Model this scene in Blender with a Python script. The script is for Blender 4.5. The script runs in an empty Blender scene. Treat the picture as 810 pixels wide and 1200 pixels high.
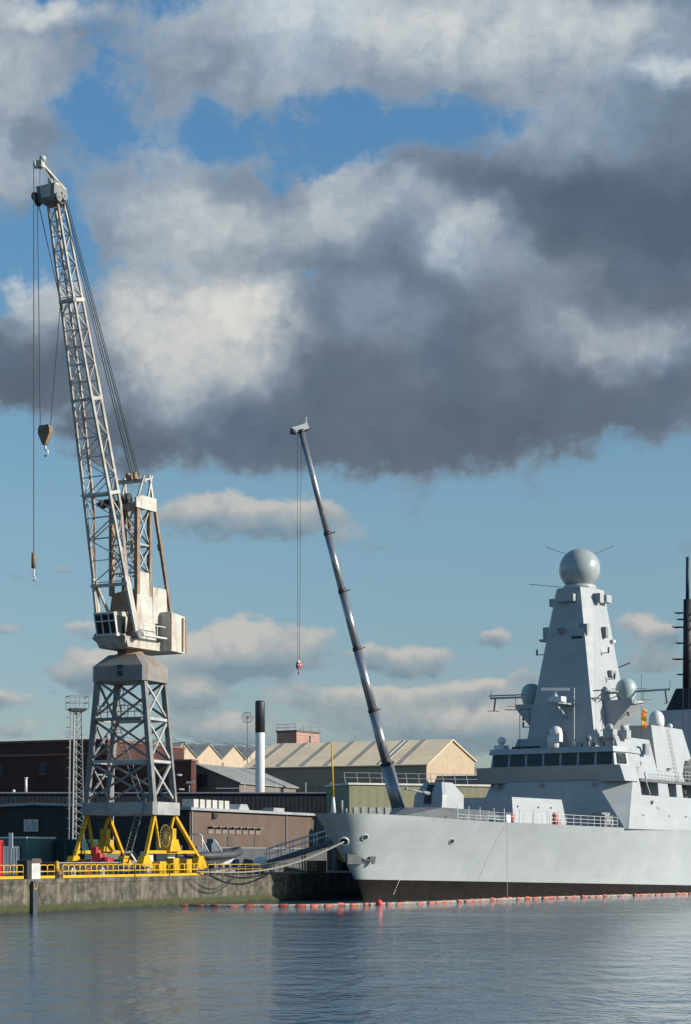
import bpy, bmesh, math, random
from mathutils import Vector, Matrix
random.seed(7)
R = math.radians
S = bpy.context.scene
COL = S.collection

# ------------------------------------------------------------------ camera
cam_d = bpy.data.cameras.new('camera'); cam = bpy.data.objects.new('camera', cam_d); COL.objects.link(cam)
cam.location = (0, 0, 4.5); cam.rotation_euler = (R(90), 0, 0)
cam_d.sensor_fit = 'VERTICAL'; cam_d.sensor_height = 36; cam_d.sensor_width = 24.3
cam_d.lens = 36 * 2250 / 1200; cam_d.shift_y = 403 / 1200
cam_d.clip_start = 0.5; cam_d.clip_end = 20000
S.camera = cam

# ------------------------------------------------------------------ sun
SUN_EL, SUN_PHI = 22.0, 14.0          # elevation; degrees behind the camera's right hand
sd = Vector((math.cos(R(SUN_EL)) * math.cos(R(SUN_PHI)), -math.cos(R(SUN_EL)) * math.sin(R(SUN_PHI)), math.sin(R(SUN_EL))))
sun_d = bpy.data.lights.new('sun', 'SUN'); sun = bpy.data.objects.new('sun', sun_d); COL.objects.link(sun)
sun_d.energy = 5.0; sun_d.angle = R(0.5); sun_d.color = (1.0, 0.93, 0.82)
sun.rotation_euler = sd.to_track_quat('Z', 'Y').to_euler(); sun.location = (80, -40, 90)

# ------------------------------------------------------------------ world: sky and clouds (by direction)
W = bpy.data.worlds.new('World'); S.world = W; W.use_nodes = True
nt = W.node_tree; N = nt.nodes; L = nt.links; N.clear()
def nd(t, **k):
    n = N.new(t)
    for a, b in k.items(): setattr(n, a, b)
    return n
def val(x):
    return x
def mth(op, a, b=None, c=None, clamp=False):
    n = nd('ShaderNodeMath', operation=op, use_clamp=clamp)
    for i, v in enumerate((a, b, c)):
        if v is None: continue
        if isinstance(v, (int, float)): n.inputs[i].default_value = v
        else: L.new(v, n.inputs[i])
    return n.outputs[0]
def vmth(op, a, b=None, out=0):
    n = nd('ShaderNodeVectorMath', operation=op)
    for i, v in enumerate((a, b)):
        if v is None: continue
        if isinstance(v, (tuple, list)): n.inputs[i].default_value = v
        else: L.new(v, n.inputs[i])
    return n.outputs[out]
def sstep(x, lo, hi):
    n = nd('ShaderNodeMapRange', interpolation_type='SMOOTHSTEP')
    L.new(x, n.inputs['Value']); n.inputs['From Min'].default_value = lo; n.inputs['From Max'].default_value = hi
    return n.outputs['Result']
def noise(vec, scale, detail, rough=0.55, dist=0.0, col=False):
    n = nd('ShaderNodeTexNoise'); n.noise_dimensions = '3D'
    L.new(vec, n.inputs['Vector']); n.inputs['Scale'].default_value = scale; n.inputs['Detail'].default_value = detail
    n.inputs['Roughness'].default_value = rough; n.inputs['Distortion'].default_value = dist
    return n.outputs['Color' if col else 'Fac']
def ramp(x, stops):
    n = nd('ShaderNodeValToRGB'); cr = n.color_ramp
    while len(cr.elements) > 1: cr.elements.remove(cr.elements[-1])
    cr.elements[0].position = stops[0][0]; cr.elements[0].color = (*stops[0][1], 1)
    for p, c in stops[1:]:
        e = cr.elements.new(p); e.color = (*c, 1)
    L.new(x, n.inputs['Fac']); return n.outputs['Color']
def mixc(f, a, b, mode='MIX'):
    n = nd('ShaderNodeMix', data_type='RGBA', blend_type=mode)
    if isinstance(f, (int, float)): n.inputs[0].default_value = f
    else: L.new(f, n.inputs[0])
    for i, v in ((6, a), (7, b)):
        if isinstance(v, tuple): n.inputs[i].default_value = (*v, 1)
        else: L.new(v, n.inputs[i])
    return n.outputs[2]

tc = nd('ShaderNodeTexCoord'); sep = nd('ShaderNodeSeparateXYZ'); L.new(tc.outputs['Generated'], sep.inputs[0])
ay = mth('ADD', mth('ABSOLUTE', sep.outputs[1]), 0.02)
az = mth('ABSOLUTE', sep.outputs[2])
q = mth('ADD', mth('MULTIPLY', mth('DIVIDE', sep.outputs[0], ay), 22.95), 4.05)     # azimuth tangent
r = mth('MULTIPLY_ADD', mth('DIVIDE', az, ay), -22.95, 10.03)                        # elevation tangent, downwards
cmb = nd('ShaderNodeCombineXYZ'); L.new(q, cmb.inputs[0]); L.new(r, cmb.inputs[1]); P0 = cmb.outputs[0]
w1 = vmth('SUBTRACT', noise(P0, 0.9, 3, 0.5, col=True), (0.5, 0.5, 0.5))
w2 = vmth('SUBTRACT', noise(P0, 3.2, 4, 0.6, col=True), (0.5, 0.5, 0.5))
warp = vmth('ADD', vmth('MULTIPLY', w1, (1.5, 0.9, 0)), vmth('MULTIPLY', w2, (0.45, 0.34, 0)))
P1 = vmth('ADD', P0, warp)
P2 = vmth('ADD', P0, vmth('MULTIPLY', warp, (0.8, 0.45, 0)))
def blobs(vec, lst):
    acc = None
    for (cx, cy, rx, ry, wt) in lst:
        d = vmth('LENGTH', vmth('MULTIPLY', vmth('SUBTRACT', vec, (cx, cy, 0)), (1 / rx, 1 / ry, 0)), None, 1)
        f = nd('ShaderNodeMapRange', interpolation_type='SMOOTHERSTEP'); L.new(d, f.inputs['Value'])
        f.inputs['From Min'].default_value = 1.4; f.inputs['From Max'].default_value = 0.05
        f.inputs['To Max'].default_value = wt
        acc = f.outputs['Result'] if acc is None else mth('ADD', acc, f.outputs['Result'])
    return acc
COVER = [(1.9, 2.85, .8, .5, .55), (4.75, 3.15, .7, .45, .5), (.5, 1.55, .5, .35, .3), (5.2, 0.35, 4.6, 0.95, 1.1), (7.6, 0.7, 2.2, 0.9, .8), (0.1, 0.95, 0.95, 1.0, .9), (0.3, 0.15, 1.0, .4, .5), (0.1, 2.0, .7, .65, .7), (2.4, .95, 1.5, .7, .55),
         (1.7, 2.25, 1.2, .8, .65), (3.6, 2.6, 1.9, .95, .95), (5.0, 2.5, 1.3, .8, .8), (7.2, 2.3, 2.2, 1.35, 1.2), (2.4, 4.0, 1.9, 1.05, 1.2), (3.8, 4.7, 2.7, 1.15, 1.2),
         (6.4, 4.2, 2.9, 1.35, 1.2), (0.4, 4.25, 1.25, 0.7, 1.15), (1.3, 5.3, .85, .45, .8), (0.5, 3.6, .55, .5, .6), (9.5, 3.0, 2.0, 2.5, 1.0), (-2.5, 3.2, 2.2, 2.6, .8), (-4, 7, 2.0, .5, .6)]
LOW = [(.95, 7.85, .5, .3, .4), (2.2, 8.1, .5, .18, .4), (1.75, 7.3, .35, .14, .35), (6.4, 7.9, .5, .18, .4), (2.95, 6.08, 1.45, .33, .95), (4.25, 6.35, .5, .15, .35), (.85, 6.6, .25, .12, .35), (3.05, 7.62, 1.0, .40, .95), (2.35, 7.8, 1.1, .36, .7), (1.1, 7.8, .6, .34, .6), (4.7, 7.68, .72, .24, .75),
       (5.83, 7.47, .38, .16, .62), (7.7, 7.4, .62, .27, .8), (7.6, 7.75, .6, .2, .55), (.1, 7.36, .26, .12, .5), (.1, 8.2, .45, .22, .6), (1.05, 7.35, .4, .15, .5), (2.1, 8.2, .7, .2, .6), (3.8, 8.2, 1.3, .2, .5), (5.3, 8.05, 1.2, .16, .55),
       (5.4, 8.35, 1.6, .32, .8), (2.4, 8.52, .9, .22, .6), (6.6, 8.6, 2.2, .3, .6), (.5, 8.55, .9, .16, .4), (4.1, 8.6, 2.4, .3, .4), (-2, 7.8, 1.6, .4, .7), (-3, 8.5, 2, .3, .6), (10.5, 7.6, 1.6, .5, .7), (11, 8.4, 2.5, .3, .6)]
fb = noise(P0, 1.15, 9, 0.56)
fb2 = noise(vmth('MULTIPLY', P0, (1, 1.9, 1)), 2.6, 7, 0.58)
fb3 = noise(P0, 4.2, 6, 0.6)
dens = mth('ADD', mth('ADD', blobs(P1, COVER), mth('MULTIPLY', mth('SUBTRACT', fb, 0.5), 1.9)), mth('MULTIPLY', mth('SUBTRACT', fb3, 0.5), 0.55))
front = sstep(sep.outputs[1], -0.02, 0.2)
alpha_hi = mth('MULTIPLY', mth('MULTIPLY', sstep(dens, 0.2, 0.75), 0.97), front)
low = mth('ADD', mth('MULTIPLY', blobs(P2, LOW), 1.2), mth('MULTIPLY', mth('SUBTRACT', fb2, 0.5), 1.6))
alpha_lo = mth('MULTIPLY', mth('MULTIPLY', sstep(low, 0.18, 0.70), 0.82), front)
# brightness of the cloud tops and dark bellies
LIGHT = [(2.0, 2.15, 1.5, .65, .28), (3.9, 2.6, 1.2, .6, .2), (2.25, 3.95, 1.35, 1.1, .86), (2.9, 3.6, .9, .6, .3), (5.45, 2.78, .85, .5, .65), (7.2, 3.95, 1.5, .42, .45), (4.6, .1, 3.6, .5, .25), (2.2, 1.0, 1.6, .7, .2), (4.2, .3, 2.6, .9, .48), (7.0, .5, 2.2, .8, .42), (.1, .9, .8, .8, .5), (.2, .1, 1.2, .3, .6), (.45, 3.4, .6, .55, .7), (.1, 2.0, .5, .5, .4),
         (2.3, 2.7, 1.5, .5, .42), (4.2, 2.2, .9, .55, .5), (6.6, 1.5, 1.0, .6, .3), (4.4, 3.6, .9, .5, .25), (6.3, 3.4, .9, .5, .2), (8.0, .9, .6, .25, .3),
         (5.0, 5.0, 3.2, .6, -.10), (7.6, 2.6, 1.4, .7, -.26), (.3, 4.35, 1.0, .5, -.12), (6.0, 2.3, 1.2, .4, -.12), (1.4, 5.2, .9, .4, -.1)]
relief = mth('SUBTRACT', noise(vmth('ADD', P1, (-.16, -.10, 0)), 1.5, 7, 0.55), noise(vmth('ADD', P1, (.16, .12, 0)), 1.5, 7, 0.55))
brk = mth('MULTIPLY_ADD', noise(vmth('ADD', P1, (7, 3, 0)), 1.1, 6, 0.55), 1.5, 0.25)
lit = mth('MULTIPLY', blobs(P1, LIGHT), brk)
hi_r = mth('SUBTRACT', 1.0, sstep(r, 1.5, 4.2))
bl = mth('ADD', lit, mth('MULTIPLY_ADD', hi_r, 0.10, 0.19))
amp = mth('MULTIPLY_ADD', mth('MINIMUM', mth('MAXIMUM', lit, 0.0), 0.8), -0.55, -0.14)
bl = mth('ADD', bl, mth('MULTIPLY', relief, amp))
bl = mth('ADD', bl, mth('MULTIPLY', mth('SUBTRACT', fb, 0.5), 0.34))
bl = mth('ADD', bl, mth('MULTIPLY', mth('SUBTRACT', 1.0, sstep(dens, .25, 0.9)), .22))
bl = mth('ADD', bl, mth('MULTIPLY', mth('MULTIPLY', mth('SUBTRACT', fb3, 0.5), mth('ADD', lit, .15)), 0.5))
c_hi = ramp(mth('MULTIPLY', bl, 0.72), [(0.0, (.095, .125, .165)), (.14, (.128, .163, .205)), (.36, (.235, .285, .345)), (.56, (.41, .45, .48)), (.74, (.58, .59, .58)), (.92, (.71, .69, .65))])
blue = noise(P0, .45, 3)
c_hi = mixc(mth('MULTIPLY', mth('ADD', hi_r, sstep(blue, .48, .62)), .28), c_hi, mixc(1.0, c_hi, (.84, 1.02, 1.22), 'MULTIPLY'))
rl2 = mth('SUBTRACT', noise(vmth('ADD', P0, (0, .10, 0)), 2.6, 6, 0.55), noise(vmth('ADD', P0, (0, -.10, 0)), 2.6, 6, 0.55))
lowtop = mth('SUBTRACT', blobs(vmth('ADD', P2, (0, .10, 0)), LOW), blobs(vmth('ADD', P2, (0, -.12, 0)), LOW))
bl2 = mth('ADD', mth('MULTIPLY', lowtop, 0.75), mth('MULTIPLY_ADD', rl2, .9, 0.52))
c_lo = ramp(bl2, [(0.0, (.19, .265, .325)), (.45, (.30, .36, .39)), (.75, (.43, .44, .44)), (1.0, (.58, .55, .50))])
sky = nd('ShaderNodeTexSky'); sky.sky_type = 'NISHITA'; sky.sun_disc = False
sky.sun_elevation = R(SUN_EL); sky.sun_rotation = R(90 + SUN_PHI); sky.air_density = 1.0; sky.dust_density = 0.6; sky.ozone_density = 2.0
STR = 0.076; EXPO = 0.4
tint = ramp(mth('MULTIPLY', r, 0.1), [(0.0, (.80, 1.27, 1.46)), (.28, (.84, 1.22, 1.34)), (.45, (.92, 1.16, 1.19)), (.6, (.97, 1.13, 1.10)), (.8, (.86, .93, 1.0)), (1.0, (.83, .86, .96))])
skyc = mixc(1.0, sky.outputs['Color'], tint, 'MULTIPLY')
def k(c): return vmth('SCALE', c)
def scl(c, s):
    n = nd('ShaderNodeVectorMath', operation='SCALE'); L.new(c, n.inputs[0]); n.inputs['Scale'].default_value = s; return n.outputs[0]
withlow = mixc(alpha_lo, skyc, scl(c_lo, 2 ** -EXPO / STR))
full = mixc(alpha_hi, withlow, scl(c_hi, 2 ** -EXPO / STR))
bg = nd('ShaderNodeBackground'); L.new(full, bg.inputs['Color']); bg.inputs['Strength'].default_value = STR
wo = nd('ShaderNodeOutputWorld'); L.new(bg.outputs[0], wo.inputs['Surface'])
W.cycles.sampling_method = 'MANUAL'; W.cycles.sample_map_resolution = 1024

vs = S.view_settings
vs.view_transform = 'Standard'; vs.look = 'None'; vs.exposure = EXPO; vs.gamma = 1; vs.use_curve_mapping = False

# ------------------------------------------------------------------ materials
MATS = {}
def mat(name, base, rough=0.6, metal=0.0, var=0.12, vscale=0.6, streak=None, streak_amt=0.0, streak_lo=.55, rib=None, bump=0.0, bscale=3.0, spec=0.4, extra=None, stretch=(1, 1, .12)):
    """principled paint: base colour varied by noise, optional run-down streaks (rust, dirt) and ribs"""
    if name in MATS: return MATS[name]
    m = bpy.data.materials.new(name); m.use_nodes = True; t = m.node_tree; ns = t.nodes; lk = t.links
    b = ns['Principled BSDF']; b.inputs['Roughness'].default_value = rough; b.inputs['Metallic'].default_value = metal
    b.inputs['Specular IOR Level'].default_value = spec
    tx = ns.new('ShaderNodeTexCoord')
    def nz(scale, detail=5, st=None, rough=.6):
        v = tx.outputs['Object']
        if st:
            mp = ns.new('ShaderNodeMapping'); mp.inputs['Scale'].default_value = st; lk.new(v, mp.inputs[0]); v = mp.outputs[0]
        n = ns.new('ShaderNodeTexNoise'); lk.new(v, n.inputs['Vector']); n.inputs['Scale'].default_value = scale
        n.inputs['Detail'].default_value = detail; n.inputs['Roughness'].default_value = rough; return n.outputs['Fac']
    def mixn(f, a, c, mode='MIX'):
        n = ns.new('ShaderNodeMix'); n.data_type = 'RGBA'; n.blend_type = mode
        if isinstance(f, float): n.inputs[0].default_value = f
        else: lk.new(f, n.inputs[0])
        for i, v in ((6, a), (7, c)):
            if isinstance(v, tuple): n.inputs[i].default_value = (*v, 1)
            else: lk.new(v, n.inputs[i])
        return n.outputs[2]
    def mr(x, lo, hi, a=0.0, c=1.0):
        n = ns.new('ShaderNodeMapRange'); lk.new(x, n.inputs[0])
        for i, v in zip((1, 2, 3, 4), (lo, hi, a, c)): n.inputs[i].default_value = v
        return n.outputs[0]
    lo = tuple(max(0, x * (1 - var)) for x in base); hi = tuple(min(1, x * (1 + var)) for x in base)
    c = mixn(mr(nz(vscale), .35, .65), lo, hi)
    if streak:
        f = mr(nz(1.3, 6, stretch, .65), streak_lo, streak_lo + .16, 0, streak_amt)
        c = mixn(f, c, streak)
        f2 = mr(nz(2.5, 6, None, .7), streak_lo + .04, streak_lo + .14, 0, streak_amt * .8)
        c = mixn(f2, c, streak)
    h = None
    if rib:
        ax, period, depth = rib            # ribs of profiled sheeting
        sp = ns.new('ShaderNodeSeparateXYZ'); lk.new(tx.outputs['Object'], sp.inputs[0])
        mm = ns.new('ShaderNodeMath'); mm.operation = 'PINGPONG'; lk.new(sp.outputs[ax], mm.inputs[0]); mm.inputs[1].default_value = period / 2
        h = mr(mm.outputs[0], period * .15, period * .3)
    if extra: c = extra(ns, lk, tx, c, nz, mixn, mr)
    lk.new(c, b.inputs['Base Color'])
    rr = mr(nz(vscale * 3), .3, .7, max(0, rough - .1), min(1, rough + .1)); lk.new(rr, b.inputs['Roughness'])
    if bump or h is not None:
        bp = ns.new('ShaderNodeBump'); bp.inputs['Strength'].default_value = bump if h is None else 0.5
        bp.inputs['Distance'].default_value = 0.03 if h is None else rib[2]
        lk.new(h if h is not None else nz(bscale), bp.inputs['Height']); lk.new(bp.outputs[0], b.inputs['Normal'])
    MATS[name] = m; return m

def plate_seams(px, pz, dark, diag=False):
    def f(ns, lk, tx, c, nz, mixn, mr):
        sp = ns.new('ShaderNodeSeparateXYZ'); lk.new(tx.outputs['Object'], sp.inputs[0])
        cb = ns.new('ShaderNodeCombineXYZ'); (lambda q_: lk.new(q_, cb.inputs[0]))(sp.outputs[0]) if not diag else None
        if diag:
            ad_ = ns.new('ShaderNodeMath'); ad_.operation = 'ADD'; lk.new(sp.outputs[0], ad_.inputs[0]); lk.new(sp.outputs[1], ad_.inputs[1]); lk.new(ad_.outputs[0], cb.inputs[0])
        lk.new(sp.outputs[2], cb.inputs[1])
        br = ns.new('ShaderNodeTexBrick'); lk.new(cb.outputs[0], br.inputs['Vector']); br.inputs['Scale'].default_value = 1
        br.inputs['Brick Width'].default_value = px; br.inputs['Row Height'].default_value = pz
        br.inputs['Mortar Size'].default_value = 0.018; br.inputs['Mortar Smooth'].default_value = .3
        br.inputs['Color1'].default_value = (1, 1, 1, 1); br.inputs['Color2'].default_value = (.93, .94, .945, 1); br.inputs['Mortar'].default_value = (dark, dark, dark, 1)
        return mixn(1.0, c, br.outputs['Color'], 'MULTIPLY')
    return f
HULL = mat('warship_hull_paint', (.345, .366, .366), .5, var=.05, vscale=.25, streak=(.235, .25, .235), streak_amt=.5, streak_lo=.6, extra=plate_seams(2.2, 1.0, .84), stretch=(1, 1, .2), bump=.2, bscale=.8)
SUPER = mat('warship_superstructure_paint', (.335, .347, .352), .45, var=.04, vscale=.3, streak=(.225, .23, .22), streak_amt=.35, streak_lo=.6, extra=plate_seams(2.6, 1.3, .86, True))
BOOT = mat('boot_topping_paint', (.011, .0085, .008), .7, var=.3, vscale=.8, spec=.12, streak=(.022, .016, .014), streak_amt=.5)
DECKG = mat('dark_deck_paint', (.10, .112, .12), .7, var=.15)
DARKF = mat('dark_fittings', (.03, .032, .035), .5, var=.2)
WHITE = mat('white_fittings', (.55, .55, .54), .4, var=.05)
RADOME = mat('radome_shell', (.30, .33, .328), .28, var=.04, spec=.5)
PALEDOME = mat('pale_green_dome', (.31, .385, .36), .35, var=.04)
GLASS = mat('dark_window_glass', (.018, .021, .022), .12, var=.2, spec=.35)
CRW = mat('weathered_white_paint', (.42, .395, .345), .6, var=.14, vscale=.9, streak=(.22, .12, .06), streak_amt=.8, streak_lo=.53)
CRJ = mat('rusty_jib_paint', (.33, .31, .28), .6, var=.25, vscale=1.2, streak=(.26, .13, .07), streak_amt=.85, streak_lo=.52, stretch=(.8, .8, .3))
CRR = mat('rust_brown_plate', (.20, .135, .088), .8, var=.3, vscale=1.0, streak=(.42, .36, .29), streak_amt=.6, streak_lo=.55)
CRS = mat('grey_crane_steel', (.165, .163, .158), .5, var=.2, vscale=.9, streak=(.20, .13, .09), streak_amt=.4, streak_lo=.6)
CRB = mat('pale_brace_steel', (.33, .33, .315), .55, var=.2, streak=(.28, .17, .1), streak_amt=.5)
YEL = mat('yellow_crane_paint', (.50, .285, .008), .5, var=.16, vscale=1.2, streak=(.16, .09, .02), streak_amt=.6, streak_lo=.55)
YRAIL = mat('yellow_rail_paint', (.54, .31, .010), .5, var=.12, streak=(.4, .22, .05), streak_amt=.4)
ROPE_D = mat('dark_wire_rope', (.035, .037, .04), .7, var=.2)
ROPE_L = mat('pale_hawser', (.24, .215, .18), .9, var=.25, vscale=6)
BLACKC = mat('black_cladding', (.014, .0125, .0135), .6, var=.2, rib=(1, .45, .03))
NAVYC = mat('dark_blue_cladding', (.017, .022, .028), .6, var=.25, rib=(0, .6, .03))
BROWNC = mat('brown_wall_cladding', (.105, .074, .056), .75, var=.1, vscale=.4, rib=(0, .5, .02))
TANC = mat('tan_cladding', (.36, .275, .19), .7, var=.06, rib=(0, .8, .04))
TANR = mat('tan_roof_sheeting', (.66, .525, .345), .7, var=.08, vscale=.2, rib=(0, .9, .012))
GREYR = mat('grey_roof_sheeting', (.22, .22, .205), .7, var=.15, rib=(0, 1.0, .04))
PALER = mat('pale_roof_sheeting', (.28, .29, .30), .5, var=.15)
OLIVE = mat('olive_cladding', (.21, .205, .125), .6, var=.06, rib=(0, 1.2, .02))
def bricks(ns, lk, tx, c, nz, mixn, mr):
    sp = ns.new('ShaderNodeSeparateXYZ'); lk.new(tx.outputs['Object'], sp.inputs[0])
    cb = ns.new('ShaderNodeCombineXYZ'); lk.new(sp.outputs[0], cb.inputs[0]); lk.new(sp.outputs[2], cb.inputs[1])
    br = ns.new('ShaderNodeTexBrick'); lk.new(cb.outputs[0], br.inputs['Vector']); br.inputs['Scale'].default_value = 1
    br.inputs['Brick Width'].default_value = .9; br.inputs['Row Height'].default_value = .3; br.inputs['Mortar Size'].default_value = .02
    br.inputs['Color1'].default_value = (1, 1, 1, 1); br.inputs['Color2'].default_value = (.75, .75, .75, 1); br.inputs['Mortar'].default_value = (1.2, 1.2, 1.2, 1)
    return mixn(1.0, c, br.outputs['Color'], 'MULTIPLY')
BRICK = mat('dark_red_brick', (.075, .030, .023), .85, var=.25, vscale=.15, extra=bricks)
PINKB = mat('pink_brick', (.36, .21, .165), .85, var=.1, extra=bricks)
def tide(ns, lk, tx, c, nz, mixn, mr):
    sp = ns.new('ShaderNodeSeparateXYZ'); lk.new(tx.outputs['Object'], sp.inputs[0])
    ad = ns.new('ShaderNodeMath'); ad.operation = 'MULTIPLY_ADD'; lk.new(nz(1.1, 7), ad.inputs[0]); ad.inputs[1].default_value = -1.1; lk.new(sp.outputs[2], ad.inputs[2])
    c = mixn(mr(nz(.7, 8, (1, 1, .10), .7), .50, .60, 0, .75), c, (.165, .145, .112))       # pale lime runs
    c = mixn(mr(nz(.9, 8, (1, 1, .07), .7), .55, .66, 0, .8), c, (.035, .032, .026))      # dark wet runs
    c = mixn(mr(nz(2.6, 8, None, .75), .60, .66, 0, .7), c, (.24, .22, .18))              # chipped patches
    c = mixn(mr(nz(.35, 4, (1, 1, 3), .5), .52, .60, 0, .5), c, (.04, .036, .03))
    c = mixn(mr(ad.outputs[0], .02, .30, 1, 0), c, (.042, .046, .016))                    # weed band left by the tide
    c = mixn(mr(ad.outputs[0], -.42, -.26, 1, 0), c, (.022, .023, .014))
    return c
QUAYC = mat('weathered_quay_concrete', (.074, .064, .048), .9, var=.6, vscale=1.3, extra=tide, bump=.8, bscale=3.5)
APRON = mat('quay_apron_concrete', (.19, .185, .175), .9, var=.2, vscale=.3)
LAND = mat('yard_asphalt', (.06, .06, .06), .9, var=.2, vscale=.1)
REDP = mat('red_machine_paint', (.33, .018, .02), .4, var=.1)
TEAL = mat('teal_cabin_paint', (.055, .115, .115), .5, var=.1)
GREENP = mat('dark_green_container_paint', (.018, .06, .06), .55, var=.2)
BLUEP = mat('blue_grey_paint', (.06, .085, .115), .55, var=.2)
GREYP = mat('mid_grey_paint', (.20, .21, .22), .6, var=.2)
RUBBER = mat('dark_grey_rubber', (.045, .05, .055), .6, var=.2)
ORANGE = mat('orange_float_plastic', (.44, .105, .06), .6, var=.2, vscale=2)
FLINE = mat('pale_boom_fabric', (.28, .25, .21), .8, var=.3, vscale=2)
BOOMG = mat('grey_crane_boom_paint', (.26, .265, .275), .33, metal=.55, var=.1, vscale=.5)
BOOMW = mat('white_crane_boom_paint', (.72, .72, .70), .4, var=.06)
FLAGM = mat('red_and_yellow_flag_cloth', (.75, .10, .02), .8, var=.1, vscale=1, extra=lambda ns, lk, tx, c, nz, mixn, mr: mixn(mr(nz(3.0, 1), .47, .53), c, (.85, .45, .02)))
DARKSHIP = mat('black_ship_paint', (.016, .018, .024), .6, var=.2)

# ------------------------------------------------------------------ mesh helpers
class MB:
    def __init__(s, tf=None): s.v = []; s.f = []; s.sm = []; s.tf = tf or (lambda p: p)
    def add(s, vs, fs, smooth=False):
        o = len(s.v); s.v += [Vector(s.tf(tuple(p))) for p in vs]; s.f += [tuple(i + o for i in f) for f in fs]; s.sm += [smooth] * len(fs); return s
    def box(s, lo, hi):
        x0, y0, z0 = lo; x1, y1, z1 = hi
        return s.add([(x0, y0, z0), (x1, y0, z0), (x1, y1, z0), (x0, y1, z0), (x0, y0, z1), (x1, y0, z1), (x1, y1, z1), (x0, y1, z1)],
                     [(0, 3, 2, 1), (4, 5, 6, 7), (0, 1, 5, 4), (1, 2, 6, 5), (2, 3, 7, 6), (3, 0, 4, 7)])
    def hexa(s, b, t):                      # bottom quad, top quad (or n-gons of equal length)
        n = len(b)
        return s.add(list(b) + list(t), [tuple(range(n))[::-1], tuple(range(n, 2 * n))] + [(i, (i + 1) % n, n + (i + 1) % n, n + i) for i in range(n)])
    def prism(s, pts, d):                   # extrude polygon by a vector
        d = Vector(d); return s.hexa(pts, [tuple(Vector(p) + d) for p in pts])
    def bar(s, a, b, w, h=None, n=4):
        h = h or w; a = Vector(a); b = Vector(b); d = b - a
        if d.length < 1e-6: return s
        qn = d.to_track_quat('Z', 'Y'); r = []
        for e in (a, b):
            for i in range(n):
                t = 2 * math.pi * (i + .5) / n; kx = w / 2 / math.cos(math.pi / n) if n == 4 else w / 2; ky = h / 2 / math.cos(math.pi / n) if n == 4 else h / 2
                r.append(tuple(e + qn @ Vector((kx * math.cos(t), ky * math.sin(t), 0))))
        return s.add(r, [tuple(range(n))[::-1], tuple(range(n, 2 * n))] + [(i, (i + 1) % n, n + (i + 1) % n, n + i) for i in range(n)], n > 6)
    def tube(s, a, b, r0, r1=None, n=12):
        r1 = r0 if r1 is None else r1; a = Vector(a); b = Vector(b); qn = (b - a).to_track_quat('Z', 'Y'); vs = []
        for e, rr in ((a, r0), (b, r1)):
            vs += [tuple(e + qn @ Vector((rr * math.cos(2 * math.pi * i / n), rr * math.sin(2 * math.pi * i / n), 0))) for i in range(n)]
        s.add(vs, [(i, (i + 1) % n, n + (i + 1) % n, n + i) for i in range(n)], True)
        o = len(s.v) - 2 * n; s.f += [tuple(range(o, o + n))[::-1], tuple(range(o + n, o + 2 * n))]; s.sm += [False, False]; return s
    def path(s, pts, r, n=6):
        pts = [Vector(p) for p in pts]; vs = []; m = len(pts)
        for i, p in enumerate(pts):
            d = (pts[min(i + 1, m - 1)] - pts[max(i - 1, 0)]); qn = d.to_track_quat('Z', 'Y'); rr = r[i] if isinstance(r, list) else r
            vs += [tuple(p + qn @ Vector((rr * math.cos(2 * math.pi * j / n), rr * math.sin(2 * math.pi * j / n), 0))) for j in range(n)]
        fs = [(i * n + j, i * n + (j + 1) % n, (i + 1) * n + (j + 1) % n, (i + 1) * n + j) for i in range(m - 1) for j in range(n)]
        fs += [tuple(range(n))[::-1], tuple(range((m - 1) * n, m * n))]
        return s.add(vs, fs, True)
    def lathe(s, c, prof, n=20, axis='z', arc=None):
        vs = []; m = len(prof)
        for (rr, z) in prof:
            for j in range(n):
                t = 2 * math.pi * j / n; x, y = rr * math.cos(t), rr * math.sin(t)
                vs.append({'z': (c[0] + x, c[1] + y, c[2] + z), 'x': (c[0] + z, c[1] + x, c[2] + y), 'y': (c[0] + x, c[1] + z, c[2] + y)}[axis])
        fs = [(i * n + j, i * n + (j + 1) % n, (i + 1) * n + (j + 1) % n, (i + 1) * n + j) for i in range(m - 1) for j in range(n)]
        fs += [tuple(range(n))[::-1], tuple(range((m - 1) * n, m * n))]
        return s.add(vs, fs, True)
    def ball(s, c, r, zs=1.0, n=24, m=14, cut=-1.0):
        prof = []
        t0 = math.asin(max(-1, cut))
        for i in range(m + 1):
            t = t0 + (math.pi / 2 - t0) * i / m; prof.append((max(.002, r * math.cos(t)), r * zs * math.sin(t)))
        return s.lathe(c, prof, n)
    def build(s, name, m, parent=None, bevel=0.0):
        me = bpy.data.meshes.new(name); bm = bmesh.new(); vv = [bm.verts.new(v) for v in s.v]
        for f, sm in zip(s.f, s.sm):
            try: bf = bm.faces.new([vv[i] for i in f]); bf.smooth = sm
            except ValueError: pass
        bmesh.ops.recalc_face_normals(bm, faces=bm.faces)
        if bevel: bmesh.ops.bevel(bm, geom=[e for e in bm.edges if len(e.link_faces) == 2 and e.calc_face_angle(0) > .6], offset=bevel, segments=1, affect='EDGES', clamp_overlap=True)
        bm.to_mesh(me); bm.free(); me.materials.append(m)
        o = bpy.data.objects.new(name, me); COL.objects.link(o)
        if parent: o.parent = parent
        return o
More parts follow.
